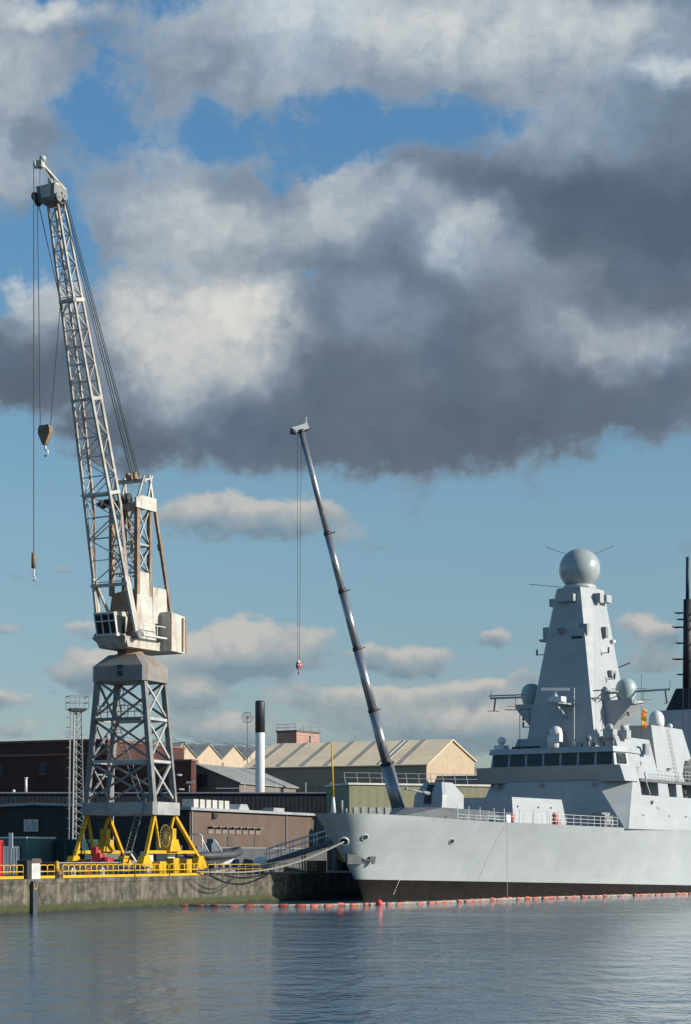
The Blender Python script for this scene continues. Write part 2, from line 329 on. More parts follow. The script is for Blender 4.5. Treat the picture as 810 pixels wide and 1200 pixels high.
def _each(s, name, m, parent=None):
    # one object per separate piece (pieces whose boxes touch stay together)
    n = len(s.v); par = list(range(n))
    def fd(i):
        while par[i] != i: par[i] = par[par[i]]; i = par[i]
        return i
    for f in s.f:
        for i in f[1:]: par[fd(i)] = fd(f[0])
    comp = {}
    for i in range(n): comp.setdefault(fd(i), []).append(i)
    grp = []
    for ids in comp.values():
        lo = [min(s.v[i][c] for i in ids) - .04 for c in range(3)]; hi = [max(s.v[i][c] for i in ids) + .04 for c in range(3)]; cur = [set(ids), lo, hi]
        again = True
        while again:
            again = False
            for g in grp:
                if all(g[1][c] <= cur[2][c] and cur[1][c] <= g[2][c] for c in range(3)):
                    cur = [cur[0] | g[0], [min(g[1][c], cur[1][c]) for c in range(3)], [max(g[2][c], cur[2][c]) for c in range(3)]]; grp.remove(g); again = True; break
        grp.append(cur)
    out = []
    for g in grp:
        ix = sorted(g[0]); mp = {j: i for i, j in enumerate(ix)}; b = MB(); b.v = [s.v[j] for j in ix]
        for f, sm in zip(s.f, s.sm):
            if f[0] in mp: b.f.append(tuple(mp[i] for i in f)); b.sm.append(sm)
        out.append(b.build(name, m, parent))
    return out[0]
MB.build_each = _each
EACH = {'whip_aerial', 'rubbing_plate', 'yard_aerial', 'signal_lamp', 'drainpipe', 'side_window', 'side_port', 'life_raft_canister', 'deck_stanchion', 'bow_bitts', 'roof_fitting', 'front_fitting', 'underside_fitting',
        'light_bracket', 'wall_door', 'roof_vent', 'roof_hatch', 'drive_box', 'equipment_skid', 'director_box', 'wire_aerial', 'roof_pipe', 'wall_gantry', 'fender_strip', 'upper_walkway', 'exhaust_pipe', 'side_vent', 'davit', 'side_fitting', 'draught_mark', 'roof_light_strip', 'roof_frame', 'drum', 'access_hatch', 'louvre_hood', 'luffing_rope', 'sponson_fitting', 'mast_house', 'roof_flue', 'side_bracket', 'platform_arm'}
def tag(o, label=None, cat=None, group=None, kind=None):
    for a, b in (('label', label), ('category', cat), ('group', group), ('kind', kind)):
        if b: o[a] = b
    return o
def thing(name, label, cat, loc=(0, 0, 0), rz=0, group=None):
    o = bpy.data.objects.new(name, None); COL.objects.link(o); o.location = loc; o.rotation_euler = (0, 0, R(rz)); o.empty_display_size = .5
    return tag(o, label, cat, group)
def copy_tree(o, parent=None):
    c = o.copy(); COL.objects.link(c)
    if parent: c.parent = parent
    for ch in list(o.children): copy_tree(ch, c)
    return c
# quay frame: u along the quay edge going away, w inland from the edge
QO = Vector((-12.2, 177.6, 0)); QT = R(22.7); QU = Vector((math.sin(QT), math.cos(QT), 0)); QW = Vector((-math.cos(QT), math.sin(QT), 0)); QRZ = 67.3; QZ = 2.7
def qp(u, w, z=QZ): return QO + QU * u + QW * w + Vector((0, 0, z))
# ship frame: a aft of the stem, p to port, heights above water
SO = Vector((1.87, 191, 0)); SRZ = 57.0
ship_tf = lambda q: (q[0], -q[1], q[2])

# ------------------------------------------------------------------ water, land, quay
def water_material():
    m = bpy.data.materials.new('harbour_water'); m.use_nodes = True; t = m.node_tree; ns = t.nodes; lk = t.links
    b = ns['Principled BSDF']; b.inputs['Base Color'].default_value = (.032, .092, .150, 1); b.inputs['Roughness'].default_value = .04; b.inputs['IOR'].default_value = 1.33
    tx = ns.new('ShaderNodeTexCoord')
    def nz(sc, det, st=(1, 1, 1), dist=.3, rot=0):
        mp = ns.new('ShaderNodeMapping'); mp.inputs['Scale'].default_value = st; mp.inputs['Rotation'].default_value = (0, 0, R(rot)); lk.new(tx.outputs['Object'], mp.inputs[0])
        n = ns.new('ShaderNodeTexNoise'); lk.new(mp.outputs[0], n.inputs['Vector']); n.inputs['Scale'].default_value = sc; n.inputs['Detail'].default_value = det
        n.inputs['Roughness'].default_value = .55; n.inputs['Distortion'].default_value = dist; return n.outputs['Fac']
    def add(a, k1, c, k2):
        n = ns.new('ShaderNodeMath'); n.operation = 'MULTIPLY'; lk.new(a, n.inputs[0]); n.inputs[1].default_value = k1
        n2 = ns.new('ShaderNodeMath'); n2.operation = 'MULTIPLY_ADD'; lk.new(c, n2.inputs[0]); n2.inputs[1].default_value = k2; lk.new(n.outputs[0], n2.inputs[2]); return n2.outputs[0]
    h = add(nz(2.6, 4, (.8, 1, 1), .4, 12), .10, nz(.75, 4, (1.0, .55, 1), .6, -8), .42)
    h2 = ns.new('ShaderNodeMath'); h2.operation = 'MULTIPLY_ADD'; lk.new(nz(.13, 2, (.7, 1, 1), .3), h2.inputs[0]); h2.inputs[1].default_value = .6; lk.new(h, h2.inputs[2])
    bp = ns.new('ShaderNodeBump'); bp.inputs['Distance'].default_value = .72
    wind = ns.new('ShaderNodeMapRange'); lk.new(nz(.028, 3, (.45, 1, 1), .5), wind.inputs[0]); wind.inputs[1].default_value = .36; wind.inputs[2].default_value = .64; wind.inputs[3].default_value = .38; wind.inputs[4].default_value = .85
    lk.new(wind.outputs[0], bp.inputs['Strength'])
    lk.new(h2.outputs[0], bp.inputs['Height']); lk.new(bp.outputs[0], b.inputs['Normal'])
    return m
mb = MB(); mb.add([(-6000, -1500, 0), (6000, -1500, 0), (6000, 9000, 0), (-6000, 9000, 0)], [(0, 1, 2, 3)])
tag(mb.build('water', water_material()), kind='structure')
# the quay: a solid retaining wall along the edge with the yard sheet behind it
U0, U1 = -60, 170
mb = MB()
g = [qp(U0, 2.5), qp(U1, 2.5), qp(U1 + 3000, 2.5), qp(U1 + 3000, 4000), qp(U0 - 3000, 4000), qp(U0 - 60, 2.5)]
mb.add([tuple(Vector((p.x, p.y, QZ - .004))) for p in g], [tuple(range(len(g)))])
tag(mb.build('ground', LAND), kind='structure')
quay = thing('quay_wall', 'weathered concrete quay wall with green weed along its foot', 'quay wall', (QO.x, QO.y, 0), QRZ)
mb = MB(); mb.box((U0, 0, -3), (U1, 2.5, QZ - .35)); mb.build('wall_face', QUAYC, quay)
mb = MB()
u = U0
while u < U1:
    mb.box((u, -.06, QZ - .348), (u + 3.94, 2.5, QZ)); u += 4
mb.build('coping', QUAYC, quay)
mb = MB()
for u in (-31.3,): mb.box((u - .32, -.3, -.5), (u + .32, -.062, 2.55))
mb.build_each('fender_strip', RUBBER, quay)
mb = MB(); mb.bar((-31.6, -.33, 2.3), (-31.5, -.33, 1.95), .05); mb.bar((-31.1, -.33, 2.3), (-31.2, -.33, 1.95), .05); mb.bar((-31.52, -.33, 1.95), (-31.18, -.33, 1.95), .05)
mb.build('mooring_shackle', YEL, quay)
hp = []
for i in range(25):
    t = i / 24; hp.append((-5.5 + 9.5 * t, -.16 - .05 * math.sin(9 * t), 2.45 - 1.35 * math.sin(math.pi * min(1, t * 1.05)) ** .7 if t < .95 else 2.3))
h1 = MB(); h1.path(hp, .04); tag(h1.build('hanging_hose', RUBBER), 'black hose hanging in a loop down the quay wall', 'hose')
COL.objects['hanging_hose'].location = (QO.x, QO.y, 0); COL.objects['hanging_hose'].rotation_euler = (0, 0, R(QRZ))
hp = [(-4.2 + 7.4 * i / 20, -.17, 2.35 - .85 * math.sin(math.pi * i / 20) ** .8) for i in range(21)]
h1 = MB(); h1.path(hp, .035); o = tag(h1.build('hanging_hose', RUBBER), 'shorter black hose looped above the lower hose on the quay wall', 'hose'); o.location = (QO.x, QO.y, 0); o.rotation_euler = (0, 0, R(QRZ))

# ------------------------------------------------------------------ the warship
ship = thing('warship', 'pale grey naval destroyer with faceted mast and big round radome', 'warship', SO, SRZ)
def sp(name, mb, m, parent=None, bevel=0, label=None):
    o = mb.build_each(name, m, parent or ship) if name in EACH else mb.build(name, m, parent or ship, bevel)
    if label: o['label'] = label
    return o
DK = [(-7.8, 8.68), (-5.4, 8.61), (-2.3, 8.58), (1.25, 8.5), (6.15, 8.35), (9.15, 8.23), (12.7, 8.11), (17.1, 8.03), (25, 7.91), (32.9, 7.77), (40, 7.71), (160, 7.4)]
def lerp_t(t, x):
    if x <= t[0][0]: return t[0][1]
    for (x0, y0), (x1, y1) in zip(t, t[1:]):
        if x <= x1: return y0 + (y1 - y0) * (x - x0) / (x1 - x0)
    return t[-1][1]
def deckz(a): return lerp_t(DK, a)
def stem(z): return -6.7 * max(0, z / 8.68) ** 1.06
def halfb(z, s):
    t = max(0, min(1, z / 8.2)); tt = t ** 1.4
    nose = .15 + 2.35 * tt; ns_ = .3 + .55 * tt; k = .196 - .016 * t; end = 48 - 4 * t
    x = s if s < end - 8 else (end - 8 + 8 * (1 - math.exp(-(s - end + 8) / 8)))
    b = nose * (1 - math.exp(-s / ns_)) + k * x
    b = min(b, 10.3)
    if s > 105: b *= 1 - .12 * ((s - 105) / 45) ** 2
    return max(0, b)
SS = [0, .03, .08, .15, .25, .4, .6, .85, 1.15, 1.6, 2.3, 3.2, 4.4, 6, 8, 10.5, 13, 16, 20, 24, 28, 33, 38, 43, 48, 55, 65, 80, 95, 110, 125, 140, 150]
def boot(a): return max(.5, 2.12 - .0215 * a)
def hull_strip(z0f, z1f, rows):
    m = MB(ship_tf)
    for side in (1, -1):
        vs = []
        for s in SS:
            for i in range(rows + 1):
                z = z0f(s - 3) + (z1f(s - 3) - z0f(s - 3)) * i / rows; 
                vs.append((stem(z) + s, side * halfb(z, s), z))
        n = rows + 1
        m.add(vs, [(a * n + i, (a + 1) * n + i, (a + 1) * n + i + 1, a * n + i + 1) for a in range(len(SS) - 1) for i in range(rows)], True)
    return m
def deck_at(s):                      # deck height at the deck-edge station s
    return deckz(s - 6.7)
hull = sp('hull', hull_strip(lambda a: boot(a), lambda a: deck_at(a + 3), 9), HULL)
sp('boot_topping', hull_strip(lambda a: -2.0, lambda a: boot(a), 3), BOOT, hull)
m = MB(ship_tf); vs = []
for s in SS:
    z = deck_at(s) - .06; vs += [(stem(z) + s, halfb(z, s), z), (stem(z) + s, -halfb(z, s), z)]
m.add(vs, [(2 * i, 2 * i + 2, 2 * i + 3, 2 * i + 1) for i in range(len(SS) - 1)]); sp('foredeck', m, DECKG)
s = SS[-1]; m = MB(ship_tf)
zz = [(-2 + 9.4 * i / 6) for i in range(7)]
m.add([(stem(z) + s, halfb(z, s), z) for z in zz] + [(stem(z) + s, -halfb(z, s), z) for z in zz], [tuple(list(range(7)) + list(range(13, 6, -1)))]); sp('transom', m, HULL)
# hull fittings
def on_hull(z, s, side=1): return Vector((stem(z) + s, side * halfb(z, s), z))
def hull_n(z, s):
    p0, p1, p2 = on_hull(z, s), on_hull(z, s + .2), on_hull(z + .2, s); nn = (p1 - p0).cross(p2 - p0).normalized()
    return nn if nn.y > 0 else -nn
def find_s(z, a): return a - stem(z)
for (z, a) in ((6.3, -3.0), (5.98, 9.9)):
    s_ = find_s(z, a); c = on_hull(z, s_); nn = hull_n(z, s_)
    ring = MB(ship_tf); qn = nn.to_track_quat('Z', 'Y')
    pr = [(.34, -.06), (.4, .04), (.29, .07), (.25, -.02)]
    vs = []; K = 14
    for rr, zz_ in pr: vs += [tuple(c + qn @ Vector((rr * 1.15 * math.cos(2 * math.pi * j / K), rr * math.sin(2 * math.pi * j / K), zz_))) for j in range(K)]
    ring.add(vs, [(i * K + j, i * K + (j + 1) % K, (i + 1) * K + (j + 1) % K, (i + 1) * K + j) for i in range(3) for j in range(K)], True)
    h = sp('fairlead', ring, HULL)
    d = MB(ship_tf); d.add([tuple(c + qn @ Vector((.28 * 1.15 * math.cos(2 * math.pi * j / K), .28 * math.sin(2 * math.pi * j / K), .03))) for j in range(K)], [tuple(range(K))]); sp('opening', d, DARKF, h)
# bow fairlead at the stem, ring pale
c = Vector((-5.6, .95, 5.95)); fr = MB(ship_tf)
s_ = .35; c = on_hull(5.95, .16); nn = hull_n(5.95, .3); qn = nn.to_track_quat('Z', 'Y'); vs = []; K = 16
for rr, zz_ in ((.5, -.2), (.52, .14), (.40, .18), (.34, 0)): vs += [tuple(c + qn @ Vector((rr * math.cos(2 * math.pi * j / K), rr * math.sin(2 * math.pi * j / K), zz_))) for j in range(K)]
fr.add(vs, [(i * K + j, i * K + (j + 1) % K, (i + 1) * K + (j + 1) % K, (i + 1) * K + j) for i in range(3) for j in range(K)], True)
h = sp('bow_fairlead', fr, WHITE)
d = MB(ship_tf); d.add([tuple(c + qn @ Vector((.4 * math.cos(2 * math.pi * j / K), .4 * math.sin(2 * math.pi * j / K), .05))) for j in range(K)], [tuple(range(K))]); sp('opening', d, DARKF, h)
FAIR = c + nn * .15
# anchor in its bed on the bow
c = on_hull(4.2, .75); nn = hull_n(4.2, 1.0); ta = Vector((0, 0, 1)).cross(nn).normalized()
if ta.x < 0: ta = -ta
def hp_(x, z, o): return tuple(c + ta * x + Vector((0, 0, z)) + nn * o)
m = MB(ship_tf); m.hexa([hp_(-1.5, -.5, -.3), hp_(.45, -.5, -.3), hp_(.45, .5, -.3), hp_(-1.5, .5, -.3)], [hp_(-1.5, -.45, .12), hp_(.4, -.45, .12), hp_(.4, .45, .12), hp_(-1.5, .45, .12)])
ab = sp('anchor_bed', m, RUBBER)  # dark material stands in for the shade on the bed, not real rubber
m = MB(ship_tf); m.bar(hp_(.3, 0, .2), hp_(1.5, -.05, .2), .16); m.prism([hp_(1.0, .28, .1), hp_(1.75, .3, .1), hp_(1.65, -.3, .1), hp_(1.35, -.42, .1)], tuple(nn * .2)); sp('anchor', m, DARKF, ab)
# draught marks
m = MB(ship_tf)
for i in range(12):
    z = .25 + i * .22; s_ = 3.9 + .17 * i - stem(z) * .2; c = on_hull(z, s_); nn = hull_n(z, s_); m.prism([tuple(c + Vector((-.06, 0, -.05)) - nn * .02), tuple(c + Vector((.06, 0, -.05)) - nn * .02), tuple(c + Vector((.06, 0, .05)) - nn * .02), tuple(c + Vector((-.06, 0, .05)) - nn * .02)], tuple(nn * .04))
sp('draught_mark', m, WHITE)
# thin line hanging plumb from the deck edge
m = MB(ship_tf); q0 = on_hull(8.0, 17.2 + 6.3) + Vector((0, .12, 0)); m.bar(q0 + Vector((0, 0, .3)), (q0.x, q0.y, -.1), .035); sp('side_line', m, CRB)
# breakwater round the gun
m = MB(ship_tf)
m.hexa([(3.9, 0, 8.2), (14, 4.9, 7.9), (22, 5.6, 7.7), (22, -5.6, 7.7), (14, -4.9, 7.9)], [(8.2, 0, 9.5), (10.4, 3.0, 9.5), (20, 3.3, 9.35), (20, -3.3, 9.35), (10.4, -3.0, 9.5)]); sp('breakwater', m, DECKG)
# gun turret
gun = None
b = [(12.3, 1.75), (13.0, 1.95), (16.6, 1.95), (17.4, 1.2), (17.4, -1.2), (16.6, -1.95), (13.0, -1.95), (12.3, -1.75)]
md = [(12.55, 1.7), (13.1, 1.95), (16.6, 1.95), (17.2, 1.2), (17.2, -1.2), (16.6, -1.95), (13.1, -1.95), (12.55, -1.7)]
tp = [(13.5, 1.05), (13.8, 1.15), (15.7, 1.1), (16.1, .7), (16.1, -.7), (15.7, -1.1), (13.8, -1.15), (13.5, -1.05)]
m = MB(ship_tf); m.hexa([(x, y, 9.2) for x, y in b], [(x, y, 10.9) for x, y in md]); m.hexa([(x, y, 10.9) for x, y in md], [(x, y, 12.25) for x, y in tp])
gun = sp('gun_turret', m, SUPER)
m = MB(ship_tf); m.hexa([(12.2, .4, 10.0), (12.2, -.4, 10.0), (13.6, -.4, 10.0), (13.6, .4, 10.0)], [(12.45, .4, 10.9), (12.45, -.4, 10.9), (13.6, -.4, 10.9), (13.6, .4, 10.9)]); m.hexa([(12.45, .4, 10.902), (12.45, -.4, 10.902), (13.6, -.4, 10.902), (13.6, .4, 10.902)], [(13.2, .4, 12.0), (13.2, -.4, 12.0), (13.7, -.4, 12.0), (13.7, .4, 12.0)]); sp('gun_slot', m, DARKF, gun)
m = MB(ship_tf); m.tube((13.0, 0, 11.0), (11.2, 0, 11.15), .24, .2); m.tube((11.2, 0, 11.15), (8.2, 0, 11.4), .12, .09); m.tube((8.2, 0, 11.4), (7.9, 0, 11.42), .13, .13); sp('gun_barrel', m, GREYP, gun)
# missile silo block
m = MB(ship_tf); m.hexa([(23.3, 4.4, 7.7), (36.3, 4.4, 7.6), (36.3, -4.4, 7.6), (23.3, -4.4, 7.7)], [(23.6, 4.0, 10.9), (35.6, 4.0, 10.9), (35.6, -4.0, 10.9), (23.6, -4.0, 10.9)])
silo = sp('missile_silo', m, SUPER)
m = MB(ship_tf)
for a in (24.6, 29.5, 32.6): m.tube((a, 3.9, 9.9), (a, 4.22, 9.9), .11, n=8)
sp('side_port', m, DARKF, silo)
# lower superstructure: front leaning back, chamfered corner, sides flush with the hull
def mir(pts): return pts + [(a, -p, z) for a, p, z in pts[::-1]]
lowb = [(39.9, 9.9, 7.6), (40.1, 10.25, 7.6), (130, 10.0, 7.2)]
lowt = [(40.9, 5.6, 13.2), (43.3, 9.3, 13.2), (130, 9.2, 13.0)]
# side wall carries the boat bay recess, so it is made in two heights
m = MB(ship_tf); m.hexa(mir(lowb), mir([(40.62, 6.9, 11.6), (42.35, 9.56, 11.6), (130, 9.5, 11.5)])); low = sp('superstructure', m, SUPER)
m = MB(ship_tf); m.hexa(mir([(40.62, 6.9, 11.6), (42.35, 9.56, 11.6), (45.2, 9.56, 11.6)]), mir([(40.9, 5.6, 13.2), (43.3, 9.3, 13.2), (45.2, 9.3, 13.2)])); sp('forward_block', m, SUPER, low)
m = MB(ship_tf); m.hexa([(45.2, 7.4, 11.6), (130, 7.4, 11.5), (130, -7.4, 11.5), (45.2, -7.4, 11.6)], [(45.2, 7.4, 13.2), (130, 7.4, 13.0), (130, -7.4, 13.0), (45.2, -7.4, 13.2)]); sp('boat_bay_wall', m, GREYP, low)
for a0, a1 in ((50.2, 53.4), (55.6, 57.6), (63, 70), (74, 80)):
    m = MB(ship_tf); m.hexa([(a0, 9.5, 11.6), (a1, 9.5, 11.6), (a1, 7.3, 11.6), (a0, 7.3, 11.6)], [(a0 + .1, 9.35, 13.2), (a1 - .3, 9.35, 13.2), (a1 - .3, 7.3, 13.2), (a0 + .1, 7.3, 13.2)]); sp('bay_pillar', m, SUPER, low)
m = MB(ship_tf); m.box((45.0, 7.0, 13.2), (120, 9.5, 13.55)); m.box((45.0, -9.5, 13.2), (120, -7.0, 13.55)); sp('upper_walkway', m, DECKG, low)
m = MB(ship_tf)
for a in (47.2, 58.6, 60.4): m.tube((a, 7.4, 12.3), (a, 8.6, 12.35), .45, .3); m.box((a - .5, 7.5, 11.65), (a + .5, 8.7, 11.9))
sp('life_raft_canister', m, DARKF, low)
# slanting davit strut by the bay
m = MB(ship_tf); m.bar((47.2, 9.3, 13.0), (45.9, 9.6, 14.3), .12); m.bar((48.0, 9.4, 11.7), (46.4, 9.5, 13.4), .12); sp('davit', m, SUPER, low)
m = MB(ship_tf); m.box((49.0, 9.65, 9.9), (49.1, 9.85, 10.3)); m.box((49.5, 9.65, 9.9), (49.6, 9.85, 10.2)); m.box((49.0, 9.65, 10.1), (49.6, 9.8, 10.16)); sp('side_bracket', m, GREYP, low)
# bridge wing band
m = MB(ship_tf)
m.hexa([(41.2, 9.3, 13.15), (44.5, 9.6, 13.15), (44.5, -9.6, 13.15), (41.2, -9.9, 13.15)], [(40.4, 9.0, 15.0), (44.3, 9.2, 15.0), (44.3, -9.2, 15.0), (40.4, -9.8, 15.0)])
band = sp('bridge_wing_bulwark', m, SUPER, low)
m = MB(ship_tf)
for p in (-1.2, 5.6, -7.2): m.box((40.6, p - .25, 12.55), (41.1, p + .25, 13.0))
sp('underside_fitting', m, GREYP, band)
# bridge house
m = MB(ship_tf)
m.hexa([(41.2, 8.0, 14.9), (43.6, 8.7, 14.9), (48, 8.2, 14.9), (48, -8.2, 14.9), (43.6, -8.7, 14.9), (41.2, -8.3, 14.9)],
       [(41.35, 7.75, 16.55), (43.7, 8.4, 16.55), (48, 8.0, 16.55), (48, -8.0, 16.55), (43.7, -8.4, 16.55), (41.35, -8.05, 16.55)])
bridge = sp('bridge', m, SUPER)
m = MB(ship_tf)
m.hexa([(40.9, 7.95, 16.55), (43.6, 8.6, 16.55), (48, 8.2, 16.55), (48, -8.2, 16.55), (43.6, -8.6, 16.55), (40.9, -8.35, 16.55)],
       [(41.1, 7.8, 17.2), (43.7, 8.4, 17.2), (48, 8.0, 17.2), (48, -8.0, 17.2), (43.7, -8.4, 17.2), (41.1, -8.2, 17.2)])
sp('bridge_roof', m, SUPER, bridge)
NW = 7; x0, x1 = -8.05, 7.8
for i in range(NW):
    pa = x0 + (x1 - x0) * i / NW + .16; pb = x0 + (x1 - x0) * (i + 1) / NW - .16
    m = MB(ship_tf); m.hexa([(41.15, pa, 15.12), (41.15, pb, 15.12), (41.6, pb, 15.12), (41.6, pa, 15.12)], [(41.27, pa, 16.5), (41.27, pb, 16.5), (41.6, pb, 16.5), (41.6, pa, 16.5)])
    wn = sp('window', m, GLASS, bridge)
for pp in ((1,), (-1,)):
    sg = pp[0]
    m = MB(ship_tf); m.hexa([(41.7, sg * 8.0, 15.2), (43.2, sg * 8.45, 15.2), (43.2, sg * 8.65, 15.2), (41.7, sg * 8.22, 15.2)], [(41.75, sg * 7.7, 16.4), (43.2, sg * 8.2, 16.4), (43.2, sg * 8.42, 16.4), (41.75, sg * 7.97, 16.4)])
    sp('window', m, GLASS, bridge)
# upper house behind the bridge and the aft block
m = MB(ship_tf)
m.hexa([(43.9, 8.2, 13.5), (62.5, 7.6, 13.5), (62.5, -7.6, 13.5), (43.9, -8.2, 13.5)], [(44.6, 6.4, 18.6), (56.2, 6.2, 18.6), (56.2, -6.2, 18.6), (44.6, -6.4, 18.6)]); upper = sp('upper_house', m, SUPER)
m = MB(ship_tf)
m.hexa([(54.2, 7.75, 13.5), (67.5, 7.4, 13.5), (67.5, -7.4, 13.5), (54.2, -7.75, 13.5)], [(55.2, 6.3, 20.45), (65.2, 6.1, 20.45), (65.2, -6.1, 20.45), (55.2, -6.3, 20.45)]); aftb = sp('aft_block', m, SUPER)
m = MB(ship_tf); m.box((50.4, 7.3, 16.6), (51.6, 7.7, 17.9)); sp('side_hatch', m, GREYP, upper)
m = MB(ship_tf); m.tube((48.2, 7.6, 15.4), (48.2, 8.05, 15.4), .3, n=10); sp('searchlight', m, DARKF, upper)
m = MB(ship_tf); m.box((63.6, 7.2, 15.0), (64.3, 7.75, 16.0)); m.box((57.5, 7.2, 15.0), (58.2, 7.75, 15.25)); sp('side_vent', m, GREYP, aftb)
m = MB(ship_tf); m.lathe((63.4, 3.4, 20.4), [(.55, 0), (.62, .3), (.95, .45), (1.0, 1.0), (.95, 1.6), (.72, 2.1), (.4, 2.35), (.02, 2.45)]); sp('satellite_dome', m, WHITE, aftb)
m = MB(ship_tf); m.tube((66.2, 4, 20.0), (66.2, 4, 20.8), .08); m.ball((66.2, 4, 21.0), .35); sp('small_dome', m, WHITE, aftb)
m = MB(ship_tf); m.box((46.3, 8.0, 13.6), (47.2, 8.25, 15.4)); m.box((46.4, 8.2, 14.5), (46.5, 8.32, 14.7)); sp('side_door', m, GREYP, upper)
m = MB(ship_tf)
for i in range(13): m.bar((59.8, 7.72 - i * .105, 13.9 + i * .5), (60.3, 7.72 - i * .105, 13.9 + i * .5), .05)
m.bar((59.8, 7.78, 13.7), (59.8, 6.4, 20.3), .05); m.bar((60.3, 7.78, 13.7), (60.3, 6.4, 20.3), .05); sp('wall_ladder', m, SUPER, aftb)
m = MB(ship_tf)
for a in (44.5, 52.0, 57.0, 62.0): m.box((a, 9.85, 9.2), (a + .5, 10.05, 9.35))
m.box((47.5, 9.8, 10.6), (47.9, 9.95, 11.0)); m.box((60.5, 9.75, 8.4), (61.6, 10.05, 8.6)); sp_each = sp('side_fitting', m, GREYP, low)
# later superstructure out of frame: funnel and hangar
m = MB(ship_tf); m.hexa([(76, 5, 13), (88, 5, 13), (88, -5, 13), (76, -5, 13)], [(78, 3, 24), (87, 3, 24), (87, -3, 24), (78, -3, 24)]); fun = sp('funnel', m, SUPER)
m = MB(ship_tf); m.hexa([(98, 9.2, 12.8), (128, 9.0, 12.8), (128, -9, 12.8), (98, -9.2, 12.8)], [(99, 7.6, 18.5), (127, 7.6, 18.5), (127, -7.6, 18.5), (99, -7.6, 18.5)]); sp('hangar', m, SUPER)
# mast: square foot, eight-sided head
oc = [(45.5, -1.5), (45.5, 1.5), (47.0, 2.45), (50.0, 2.45), (51.4, 1.5), (51.4, -1.5), (50.0, -2.45), (47.0, -2.45)]
ob = [(43.0, -4.55), (43.0, 4.72), (43.02, 4.75), (53.6, 4.75), (53.62, 4.72), (53.62, -4.72), (53.6, -4.75), (43.02, -4.6)]
m = MB(ship_tf); m.hexa([(a, p, 17.0) for a, p in ob], [(a, p, 36.5) for a, p in oc]); mast = sp('mast', m, SUPER)
def mface(p_frac, z):   # half-width of the mast at z
    t = (z - 17) / 19.5; return 4.75 + (2.3 - 4.75) * t
def mfront(z): return 43.0 + 2.5 * (z - 17) / 19.5
m = MB(ship_tf); m.lathe((48.45, 0, 36.4), [(2.0, 0), (1.95, .55), (1.9, .7)], 28); sp('radome_collar', m, SUPER, mast)
m = MB(ship_tf); m.ball((48.45, 0, 39.1), 2.47, 1.0, 40, 26, cut=-.82); rad = sp('radome', m, RADOME, mast)
m = MB(ship_tf); vs_ = []
for i in range(40):
    t = 2 * math.pi * i / 39
m = MB(ship_tf); m.path([(48.45 + 2.475 * math.cos(t) * math.sin(R(20)), 2.475 * math.cos(t) * math.cos(R(20)) * 0 + 2.475 * math.cos(t) * math.cos(R(20)), 39.1 + 2.475 * math.sin(t)) for t in [R(-50 + 280 * i / 40) for i in range(41)]], .02, 4); sp('radome_seam', m, GREYP, rad)
m = MB(ship_tf)
m.bar((45.8, 0, 36.5), (43.3, -4.2, 37.0), .06); m.bar((46.4, 2.2, 36.6), (44.4, .2, 36.2), .06); m.bar((49.4, 1.4, 40.9), (51.4, 3.1, 42.0), .06); m.bar((48, -1.4, 40.9), (46.9, -3.8, 41.9), .05)
m.bar((51.5, 2.8, 27.0), (52.8, 4.6, 27.9), .14); sp('whip_aerial', m, DARKF, mast)
def pod(name, a, p, z, da, dp, dz, mt=SUPER):
    m = MB(ship_tf); m.hexa([(a, p - dp, z), (a, p + dp, z), (a + da, p + dp, z), (a + da, p - dp, z)], [(a - .05, p - dp, z + dz), (a - .05, p + dp, z + dz), (a + da, p + dp, z + dz), (a + da, p - dp, z + dz)]); return sp(name, m, mt, mast)
pod('sensor_box', 44.6, -.1, 34.8, 1.2, 1.15, .85); pod('sensor_box', 46.6, -2.75, 34.6, 1.2, .4, .9); pod('sensor_box', 46.9, 2.9, 34.7, 1.0, .55, 1.1); pod('sensor_box', 48.6, 2.9, 34.9, 1.4, .6, .9)
pod('sensor_box', 44.9, 2.2, 30.6, .9, .5, 1.4, GREYP); pod('sensor_box', 45.7, -3.1, 30.6, 1.0, .45, 1.4); pod('sensor_box', 44.2, -.6, 31.0, .7, .3, .6, GREYP); pod('sensor_box', 48.2, 3.1, 30.6, .6, .5, 1.3, GREYP)
pod('sensor_box', 50.3, 3.2, 30.2, .6, .4, .35, WHITE); pod('sensor_box', 44.6, 1.5, 30.3, 1.0, .7, .25, DARKF); pod('sensor_box', 45.4, -3.3, 30.3, 1.2, .6, .25, SUPER)
pod('intake', 48.6, 3.85, 26.0, 1.3, .3, .7, GREYP)
m = MB(ship_tf)
for (a, p, z, d) in ((45.4, -3.1, 28.7, -1.1), (47.6, 3.2, 28.7, 1.0), (48.2, 3.8, 25.6, .9), (43.2, -4.1, 19.9, -.8)):
    m.bar((a, p, z), (a, p + d, z), .09); m.bar((a, p + d, z - .05), (a, p + d, z + .65), .16)
sp('light_bracket', m, DARKF, mast)
m = MB(ship_tf)
m.bar((42.4, 0, 19.1), (43.8, 0, 19.2), .5, .3); m.box((43.2, 1.9, 17.3), (43.4, 2.5, 18.5)); m.box((43.05, -1.7, 17.4), (43.4, -1.3, 18.2)); sp('front_fitting', m, GREYP, mast)
